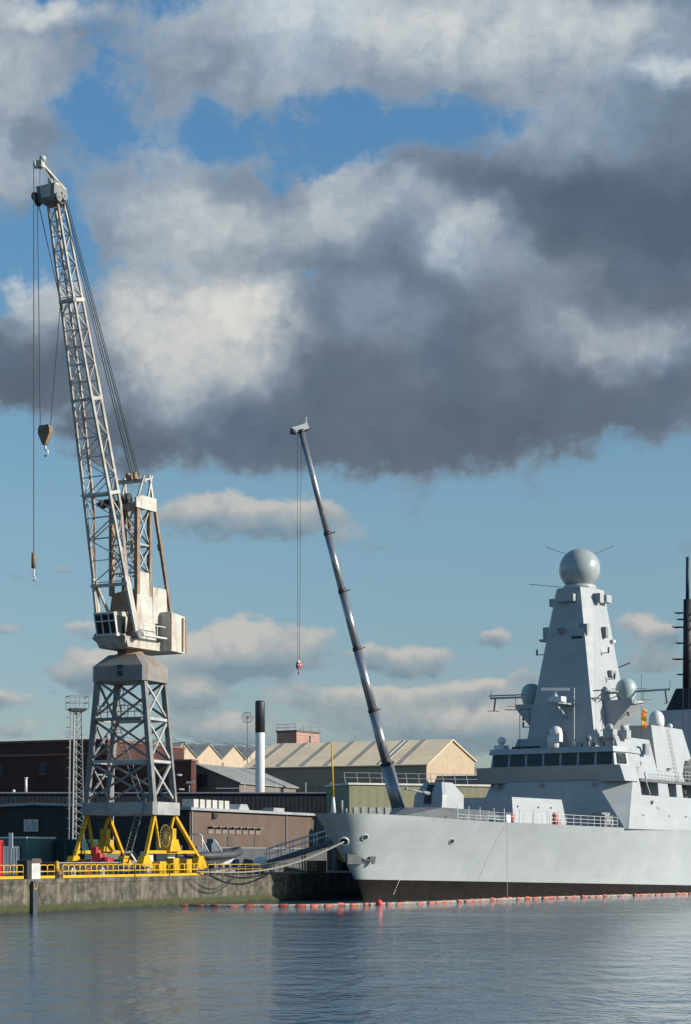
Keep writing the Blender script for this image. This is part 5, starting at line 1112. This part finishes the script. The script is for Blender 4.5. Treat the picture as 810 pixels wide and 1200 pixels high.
# yard containers and cabins
def container(name, label, cat, pos, size, mt, rz=QRZ, roof=None, ribs=True):
    t = thing(name, label, cat, pos, rz); sx, sy, sz = size
    m = MB(); m.box((0, 0, .1), (sx, sy, sz)); b = m.build('body', mt, t)
    m = MB(); m.box((-.05, -.05, sz), (sx + .05, sy + .05, sz + .15)); m.build('roof', roof or mt, t)
    if ribs:
        m = MB()
        n = int(sx / .5)
        for i in range(n + 1): x = i * sx / n; m.box((x - .05, -.06, .15), (x + .05, -.003, sz - .05))
        n = int(sy / .5)
        for i in range(n + 1): y = i * sy / n; m.box((-.06, y - .05, .15), (-.003, y + .05, sz - .05))
        m.build('side_ribs', mt, t)
    m = MB(); m.box((-.08, sy * .45, .2), (-.02, sy * .47, sz - .2)); m.box((-.08, sy * .53, .2), (-.02, sy * .55, sz - .2)); m.build('door_bars', GREYP, t)
    return t
container('shipping_container', 'red shipping container cut by the left photo edge', 'container', qp(-31, 4.5), (2.5, 2.2, 2.9), REDP)
container('shipping_container', 'blue grey low container behind the white sign', 'container', qp(-19.5, 12.5), (6, 5.0, 2.5), BLUEP)
cb_ = container('site_cabin', 'teal site cabin with a white roof in front of the black warehouse', 'cabin', qp(-9, 14.5), (5, 4.2, 3.4), TEAL, roof=WHITE, ribs=False)
m = MB(); m.box((-.06, .6, 1.5), (-.005, 1.7, 2.7)); m.box((-.06, 2.4, 1.5), (-.005, 3.5, 2.7)); m.build('window', GLASS, cb_)
container('shipping_container', 'dark green container just left of the yellow trestle', 'container', qp(-4.5, 12.0), (4, 2.2, 3.2), GREENP)
container('site_cabin', 'small white hut with pale green trim between the trestles', 'cabin', qp(-1.5, 12.5), (3, 3.0, 3.0), WHITE, roof=mat('pale_green_roof', (.35, .5, .42), .5), ribs=False)
van = thing('white_van', 'white van parked between the trestles behind the crane stair', 'van', qp(1.5, 10.6), QRZ - 70)
m = MB(); m.prism([(-2.4, -.95, .45), (2.5, -.95, .45), (2.55, -.95, 1.15), (1.6, -.95, 1.35), (1.0, -.95, 2.3), (-2.35, -.95, 2.35)], (0, 1.9, 0)); vb = m.build('body', WHITE, van, .06)
m = MB(); m.hexa([(1.68, -.8, 1.38), (1.68, .8, 1.38), (1.1, .75, 2.2), (1.1, -.75, 2.2)], [(1.72, -.8, 1.41), (1.72, .8, 1.41), (1.14, .75, 2.24), (1.14, -.75, 2.24)]); m.build('windscreen', GLASS, vb)
for y in (-.97, .94):
    m = MB(); m.hexa([(.2, y, 1.4), (1.4, y, 1.4), (1.4, y + .03, 1.4), (.2, y + .03, 1.4)], [(.2, y, 2.05), (1.0, y, 2.05), (1.0, y + .03, 2.05), (.2, y + .03, 2.05)]); m.build('side_window', GLASS, vb)
for x in (-1.5, 1.6):
    for y in (-.98, .78):
        m = MB(); m.tube((x, y, .35), (x, y + .2, .35), .35, n=16); w_ = m.build('wheel', RUBBER, van); m = MB(); m.tube((x, y - .01, .35), (x, y + .21, .35), .2, n=12); m.build('rim', GREYP, w_)
for y in (-.7, .5):
    m = MB(); m.box((2.5, y, .8), (2.56, y + .25, 1.0)); m.build('headlight', PALEDOME, van)
# odds and ends stacked on the apron behind the railing
for u, w, sx, sz, mt, lb in ((-24.8, 1.8, 1.1, .8, 'brown_crate_wood', 'brown wooden crate behind the railing near the yellow post'), (-17.0, 3.2, 1.4, 1.0, 'brown_crate_wood', 'larger brown crate beside the red machine'), (-10.5, 1.6, 1.2, .9, 'mid_grey_crate', 'grey crate behind the railing by the crane stair')):
    t = thing('crate', lb, 'crate', qp(u, w), QRZ + 10, None); M_ = mat(mt, (.16, .10, .05) if 'brown' in mt else (.22, .23, .24), .8, var=.3, vscale=3)
    m = MB(); m.box((-sx / 2, -.5, .14), (sx / 2, .5, sz)); m.build('box', M_, t)
    m = MB()
    for z in (.2, sz - .1): m.box((-sx / 2 - .03, -.53, z - .06), (sx / 2 + .03, -.503, z + .06)); m.box((-sx / 2 - .03, -.5, z - .06), (-sx / 2 - .003, .5, z + .06))
    m.build('batten', M_, t); m = MB()
    for y in (-.45, 0, .45): m.box((-sx / 2, y - .05, 0), (sx / 2, y + .05, .14))
    m.build('skid', M_, t)
# red machine
t = thing('red_machine', 'small red works machine with dark tracks behind the yellow railing', 'machine', qp(-14.6, 4.4), QRZ - 75)
m = MB(); m.hexa([(-1.9, -.7, .9), (.2, -.7, .9), (.2, .7, .9), (-1.9, .7, .9)], [(-1.7, -.65, 1.35), (.2, -.65, 1.55), (.2, .65, 1.55), (-1.7, .65, 1.35)]); body_ = m.build('body', mat('dull_red_paint', (.20, .02, .018), .5, var=.3), t, .05)
m = MB(); m.hexa([(.1, -.65, .95), (1.1, -.65, .95), (1.1, .65, .95), (.1, .65, .95)], [(.15, -.6, 1.95), (.95, -.6, 2.1), (.95, .6, 2.1), (.15, .6, 1.95)]); m.box((.0, -.45, 1.9), (.55, .35, 2.6)); m.build('hood', REDP, body_, .06)
for y in (-.38, .38):
    m = MB(); m.tube((1.0, y, 1.35), (1.75, y, 1.3), .36, n=14); m.build('drum', REDP, t)
m = MB(); m.box((1.106, -.2, 1.0), (1.13, .2, 1.3)); m.box((-1.2, -.71, 1.0), (-.6, -.66, 1.25)); m.build_each('grille', DARKF, body_)
for y in (-.7, .7):
    m = MB(); m.hexa([(-1.7, y - .22, 0), (1.2, y - .22, 0), (1.2, y + .22, 0), (-1.7, y + .22, 0)], [(-2.0, y - .22, .75), (1.5, y - .22, .75), (1.5, y + .22, .75), (-2.0, y + .22, .75)]); m.build('track', RUBBER, t, .1)
# pallet of pipes
t = thing('pipe_stack', 'stack of dark pipes lying between the crane trestles', 'pipes', qp(-9.3, 4.2), QRZ - 75)
for i, (y, z) in enumerate(((-.5, .4), (0, .4), (.5, .4), (-.25, .82), (.25, .82))):
    m = MB(); m.tube((-2, y, z), (2, y, z + .02), .22, n=12); m.build('pipe', GREYP, t)
m = MB(); m.box((-1.4, -.8, 0), (-1.2, .8, .18)); m.box((1.2, -.8, 0), (1.4, .8, .18)); m.build('bearer', CRR, t)
# things behind the railing
def coil(label, u, w, mt):
    t = thing('hose_coil', label, 'hose', qp(u, w), QRZ, 'hose coils behind the quay railing'); m = MB()
    for k_ in range(3): m.path([(.32 * math.cos(R(20 * i)) * (1 - .12 * k_), .05 * k_, .45 + .34 * math.sin(R(20 * i)) * (1 - .12 * k_)) for i in range(19)], .06, 6)
    m.build('coil', mt, t); m = MB(); m.bar((-.3, .1, 0), (0, .1, .9), .06); m.bar((.3, .1, 0), (0, .1, .9), .06); m.build('stand', GREYP, t)
coil('white hose coil behind the railing, left of the red coil', -23.6, .9, WHITE); coil('red hose coil behind the railing under the red machine', -21.2, .9, mat('faded_red_plastic', (.40, .09, .07), .6)); coil('pale grey hose coil behind the railing, right of the red coil', -18.9, .9, mat('pale_cabinet_paint', (.5, .5, .47), .5))
t = thing('dark_skip', 'low dark skip behind the railing under the red machine', 'skip', qp(-20.0, 2.0), QRZ)
m = MB(); m.hexa([(-4, 0, .1), (5, 0, .1), (5, 1.3, .1), (-4, 1.3, .1)], [(-4.5, -.1, 1.2), (5.5, -.1, 1.2), (5.5, 1.4, 1.2), (-4.5, 1.4, 1.2)]); m.build('bin', DARKF, t); m = MB(); m.box((-4.6, -.16, 1.2), (5.6, 1.46, 1.28)); m.build('rim', GREYP, t)
# floodlight tower
t = thing('floodlight_tower', 'slim lattice floodlight tower with a railed top platform and ladder', 'light tower', (-26.6, 190.5, QZ), 20)
m = MB()
pts3 = [(.0, .42), (.36, -.21), (-.36, -.21)]
for (x, y) in pts3: m.bar((x * 1.7, y * 1.7, 0), (x, y, 16.2), .11)
n_ = 22
for i in range(n_):
    z0_, z1_ = 16.2 * i / n_, 16.2 * (i + 1) / n_; k0, k1 = 1.7 - .7 * i / n_, 1.7 - .7 * (i + 1) / n_
    for j in range(3):
        a_, b_ = pts3[j], pts3[(j + 1) % 3]; m.bar((a_[0] * k0, a_[1] * k0, z0_), (b_[0] * k1, b_[1] * k1, z1_), .05)
m.build('lattice_mast', mat('galvanised_steel', (.25, .26, .26), .5, var=.15), t)
m = MB(); ladder(m, (-.95, -.3, 2), (-.75, -.3, 16.2), .42, .6, .06)
for i in range(12): m.path([(-.85 - .35 * math.sin(R(a)), -.3 + .33 * math.cos(R(a)), 4.5 + i) for a in range(0, 181, 30)], .025, 4)
m.build('caged_ladder', mat('galvanised_steel', (.25, .26, .26), .5), t)
m = MB(); m.hexa([(-.6, -.6, 16.1), (.6, -.6, 16.1), (.6, .6, 16.1), (-.6, .6, 16.1)], [(-.9, -.9, 16.4), (.9, -.9, 16.4), (.9, .9, 16.4), (-.9, .9, 16.4)])
for z in (17.0, 17.6):
    for (a_, b_) in (((-.95, -.95), (.95, -.95)), ((.95, -.95), (.95, .95)), ((.95, .95), (-.95, .95)), ((-.95, .95), (-.95, -.95))): m.bar((*a_, z), (*b_, z), .07)
for x in (-.95, 0, .95):
    for y in (-.95, .95): m.bar((x, y, 16.3), (x, y, 17.6), .07)
m.build('platform', GREYP, t)
t = thing('street_lamp', 'grey lamp post with a curved arm behind the floodlight tower', 'street lamp', (-25.2, 196, QZ), 0)
m = MB(); m.path([(1.5, 0, 0), (1.5, 0, 9.2), (1.3, 0, 9.6), (.7, 0, 9.9), (.1, 0, 10.1)], .06); m.build('pole', WHITE, t); m = MB(); m.box((-.2, -.15, 10.0), (.4, .15, 10.16)); m.build('lamp_head', WHITE, t)
# inflatable boat on the quay
rib = thing('inflatable_boat', 'dark grey inflatable boat with a white hull parked on the quay', 'boat', qp(6.4, 3.6, QZ + 1.25), QRZ - 20)
rib.scale = (1.15, 1.15, 1.1); m = MB(); Lb = 3.6
m.path([(-Lb, -.9, .55), (-1, -1.0, .5), (1.6, -.95, .6), (2.8, -.6, .85), (3.4, 0, 1.0), (2.8, .6, .85), (1.6, .95, .6), (-1, 1.0, .5), (-Lb, .9, .55)], [.2, .36, .36, .34, .33, .34, .36, .36, .2], 12); m.build('tube', RUBBER, rib)
m = MB(); m.hexa([(-3.3, -.15, -.25), (2.2, -.12, -.2), (2.2, .12, -.2), (-3.3, .15, -.25)], [(-3.3, -.85, .5), (2.9, -.4, .7), (2.9, .4, .7), (-3.3, .85, .5)]); m.build('hull', WHITE, rib)
m = MB(); m.box((-.2, -.4, .5), (.7, .4, 1.6)); m.hexa([(.6, -.4, 1.6), (.6, .4, 1.6), (0, .4, 1.6), (0, -.4, 1.6)], [(.3, -.35, 2.0), (.3, .35, 2.0), (0, .35, 2.0), (0, -.35, 2.0)]); m.box((-1.9, -.35, .5), (-.7, .35, 1.35)); m.build('console', BLUEP, rib)
m = MB(); m.path([(-1.6, -.8, .8), (-1.6, -.75, 2.2), (-1.6, -.4, 2.4), (-1.6, .4, 2.4), (-1.6, .75, 2.2), (-1.6, .8, .8)], .06); m.bar((-.7, -.6, .8), (-1.6, -.7, 2.1), .06); m.bar((1.0, -.5, .8), (.2, -.4, 1.9), .05); m.build('roll_bar', WHITE, rib)
m = MB(); m.box((-3.9, -.25, .8), (-3.35, .25, 1.4)); m.box((-3.75, -.1, -.2), (-3.5, .1, .8)); m.build('outboard_motor', DARKF, rib)
t = thing('boat_cradle', 'low grey cradle carrying the inflatable boat', 'trailer', qp(6.2, 3.6), QRZ - 20)
m = MB(); m.box((-3, -.9, .3), (2.6, -.75, .42)); m.box((-3, .75, .3), (2.6, .9, .42)); m.box((-2.6, -.1, .42), (-2.3, .1, 1.15)); m.box((1.6, -.1, .42), (1.9, .1, 1.2))
for x in (-2.5, 0, 2): m.box((x, -.9, .42), (x + .12, .9, .5)); m.prism([(x, -.8, .5), (x, -.5, .5), (x, -.75, 1.2)], (.12, 0, 0)); m.prism([(x, .8, .5), (x, .5, .5), (x, .75, 1.2)], (.12, 0, 0))
m.build('frame', GREYP, t)
for y in (-1.0, 1.0):
    m = MB(); m.tube((-.5, y - .1, .3), (-.5, y + .1, .3), .3, n=14); m.build('wheel', RUBBER, t)
# white buoy-like item and blue drums
t = thing('mooring_buoy', 'white mooring buoy standing on the quay right of the boat', 'buoy', qp(16.5, 3.0), QRZ)
m = MB(); m.ball((0, 0, 1.0), .75); m.build('float', WHITE, t); m = MB(); m.tube((0, 0, 0), (0, 0, .5), .4); m.bar((-.2, -1.2, .2), (-.2, -.4, 1.4), .1); m.bar((.2, -1.2, .2), (.2, -.4, 1.4), .1); m.build('stand', GREYP, t)
dr0 = None
for i, (u, w, lb) in enumerate(((12.6, 4.6, 'blue drum nearest the inflatable boat bow'), (13.6, 4.4, 'blue drum between the boat and white buoy'))):
    t = thing('blue_drum', lb, 'drum', qp(u, w), 0, 'blue drums on the quay'); m = MB(); m.lathe((0, 0, 0), [(.4, 0), (.42, .05), (.4, .45), (.43, .5), (.4, .55), (.4, 1.4), (.38, 1.45)], 16); m.build_each('drum', mat('blue_drum_plastic', (.03, .09, .25), .5), t); m = MB(); m.tube((.15, 0, 1.45), (.15, 0, 1.5), .07); m.build('bung', DARKF, t)
t = thing('equipment_pallet', 'brown wooden pallet load in shadow by the bow', 'pallet', qp(27.5, 1.6), QRZ)
m = MB(); m.box((-1.3, -.6, .2), (1.3, .6, 1.3)); m.build('crate', mat('brown_crate_wood', (.22, .13, .06), .8, var=.3, vscale=3), t); m = MB()
for y in (-.5, 0, .5): m.box((-1.3, y - .06, 0), (1.3, y + .06, .2))
m.build('bearer', CRR, t)
# grey low wall behind the boat and sloping gangway by the bow
t = thing('grey_screen_wall', 'low grey screen wall behind the boat and gangway', 'wall', qp(21, 10.5), QRZ)
m = MB(); m.box((0, 0, 0), (30, .3, 2.6)); m.build('panel', mat('dark_grey_screen', (.075, .078, .085), .7, var=.15), t); m = MB(); m.box((-.05, -.05, 2.6), (30.05, .35, 2.72)); m.build('cap', GREYP, t)
ga, gb = Vector((-8.3, 205.0, 4.0)), Vector((-.6, 203.0, 6.4))
t = thing('gangway', 'sloping grey gangway with a white handrail at the bow', 'gangway', (ga.x, ga.y, QZ), math.degrees(math.atan2((gb - ga).y, (gb - ga).x)))
Lg = Vector((gb.x - ga.x, gb.y - ga.y, 0)).length; za, zb = ga.z - QZ, gb.z - QZ
m = MB(); m.hexa([(0, -.6, za - .5), (Lg, -.6, zb - .5), (Lg, .6, zb - .5), (0, .6, za - .5)], [(0, -.6, za), (Lg, -.6, zb), (Lg, .6, zb), (0, .6, za)]); m.hexa([(-4.5, -.6, .15), (0, -.6, za - .45), (0, .6, za - .45), (-4.5, .6, .15)], [(-4.5, -.6, .35), (0, -.6, za), (0, .6, za), (-4.5, .6, .35)]); m.build('deck', mat('gangway_grey', (.13, .135, .14), .7), t)
for y in (-.58, .58):
    m = MB(); zf = lambda x: za + (zb - za) * x / Lg
    for i in range(7): x = Lg * i / 6; m.bar((x, y, zf(x)), (x, y, zf(x) + 1.25), .09)
    m.bar((0, y, za + 1.25), (Lg, y, zb + 1.25), .09); m.bar((0, y, za + .65), (Lg, y, zb + .65), .06); m.build('handrail', WHITE, t)
for x in (.5, Lg * .5, Lg - .6):
    m = MB(); m.bar((x, -.5, 0), (x, -.5, za + (zb - za) * x / Lg - .4), .14); m.bar((x, .5, 0), (x, .5, za + (zb - za) * x / Lg - .4), .14); m.build('support_leg', GREYP, t)
# bollards and hawser
bpos = [(-2.5, .55, 'rusty quay bollard holding the pale hawser')]
for u, w, lb in bpos:
    t = thing('mooring_bollard', lb, 'bollard', qp(u, w), 0); m = MB(); m.lathe((0, 0, 0), [(.35, 0), (.32, .1), (.2, .2), (.18, .45), (.3, .55), (.28, .65), (.1, .7)], 16); m.build('post', CRR, t); m = MB(); m.lathe((0, 0, 0), [(.45, 0), (.45, .06)], 16); m.build('base', CRS, t)
sm = Matrix.Translation(SO) @ Matrix.Rotation(R(SRZ), 4, 'Z'); fa = sm @ Vector((FAIR.x, -FAIR.y, FAIR.z)); fb_ = qp(-3.0, .3, QZ + .35)
hp = []
for i in range(33):
    t_ = i / 32; p = fa + (fb_ - fa) * t_; p.z = fa.z + (fb_.z - fa.z) * t_ - 3.0 * .42 * math.sin(math.pi * t_) * (1 - .15 * t_); hp.append(p)
m = MB(); m.path(hp, .085, 8); tag(m.build('hawser', ROPE_L), 'thick pale hawser sagging from the bow fairlead to the quay', 'rope')
hp2 = [p + Vector((.25, .5, .15 + .45 * math.sin(math.pi * i / 32))) for i, p in enumerate(hp)]
m = MB(); m.path(hp2, .06, 6); tag(m.build('hawser', ROPE_D), 'thinner dark hawser running just above the pale hawser', 'rope')
# floating boom
bp_ = [(-16.2, 172.2), (-10.5, 170.8), (-4, 171.8), (1.6, 176.0), (8, 183), (17.3, 199), (30.5, 214.5), (39, 224), (50, 238)]
def bpt(s):
    for (a, b) in zip(bp_, bp_[1:]):
        d = math.dist(a, b)
        if s <= d: t = s / d; return Vector((a[0] + (b[0] - a[0]) * t, a[1] + (b[1] - a[1]) * t, 0)), math.degrees(math.atan2(b[1] - a[1], b[0] - a[0]))
        s -= d
    return None, 0
m = MB(); m.path([(x, y, .06) for x, y in bp_], .12, 8); tag(m.build('boom_line', FLINE), 'pale floating barrier line joining the orange floats', 'barrier')
proto = None; s_ = .4; i = 0
while True:
    p, an = bpt(s_)
    if p is None: break
    if proto is None:
        f = thing('boom_float', '', 'float', p, an, 'orange floats of the floating barrier'); m = MB(); m.lathe((-.38, 0, .12), [(.12, 0), (.14, .05), (.145, .38), (.14, .71), (.12, .76)], 12, 'x'); m.build('float_body', ORANGE, f)
        m = MB(); m.lathe((-.46, 0, .11), [(.1, 0), (.12, .08)], 10, 'x'); m.lathe((.38, 0, .11), [(.12, 0), (.1, .08)], 10, 'x'); m.build('end_clamp', DARKF, f); proto = f
    else:
        f = copy_tree(proto); f.location = p; f.location.z = random.uniform(-.05, .02); f.location.x += random.uniform(-.12, .12); f.rotation_euler = (R(random.uniform(0, 90)), R(random.uniform(-4, 4)), R(an + random.uniform(-9, 9)))
    f['label'] = 'orange barrier float in the row below the stone quay wall' if p.x < 1.0 else 'orange barrier float in the row along the warship hull'
    s_ += 1.5; i += 1
t = thing('marker_buoy', 'round red buoy floating beside the barrier at the bow', 'buoy', (3.1, 176.2, 0), 0)
m = MB(); m.ball((0, 0, .18), .31); m.build('ball', mat('bright_red_buoy', (.75, .06, .05), .5), t); m = MB(); m.tube((0, 0, .55), (0, 0, .75), .07); m.build('eye', DARKF, t)
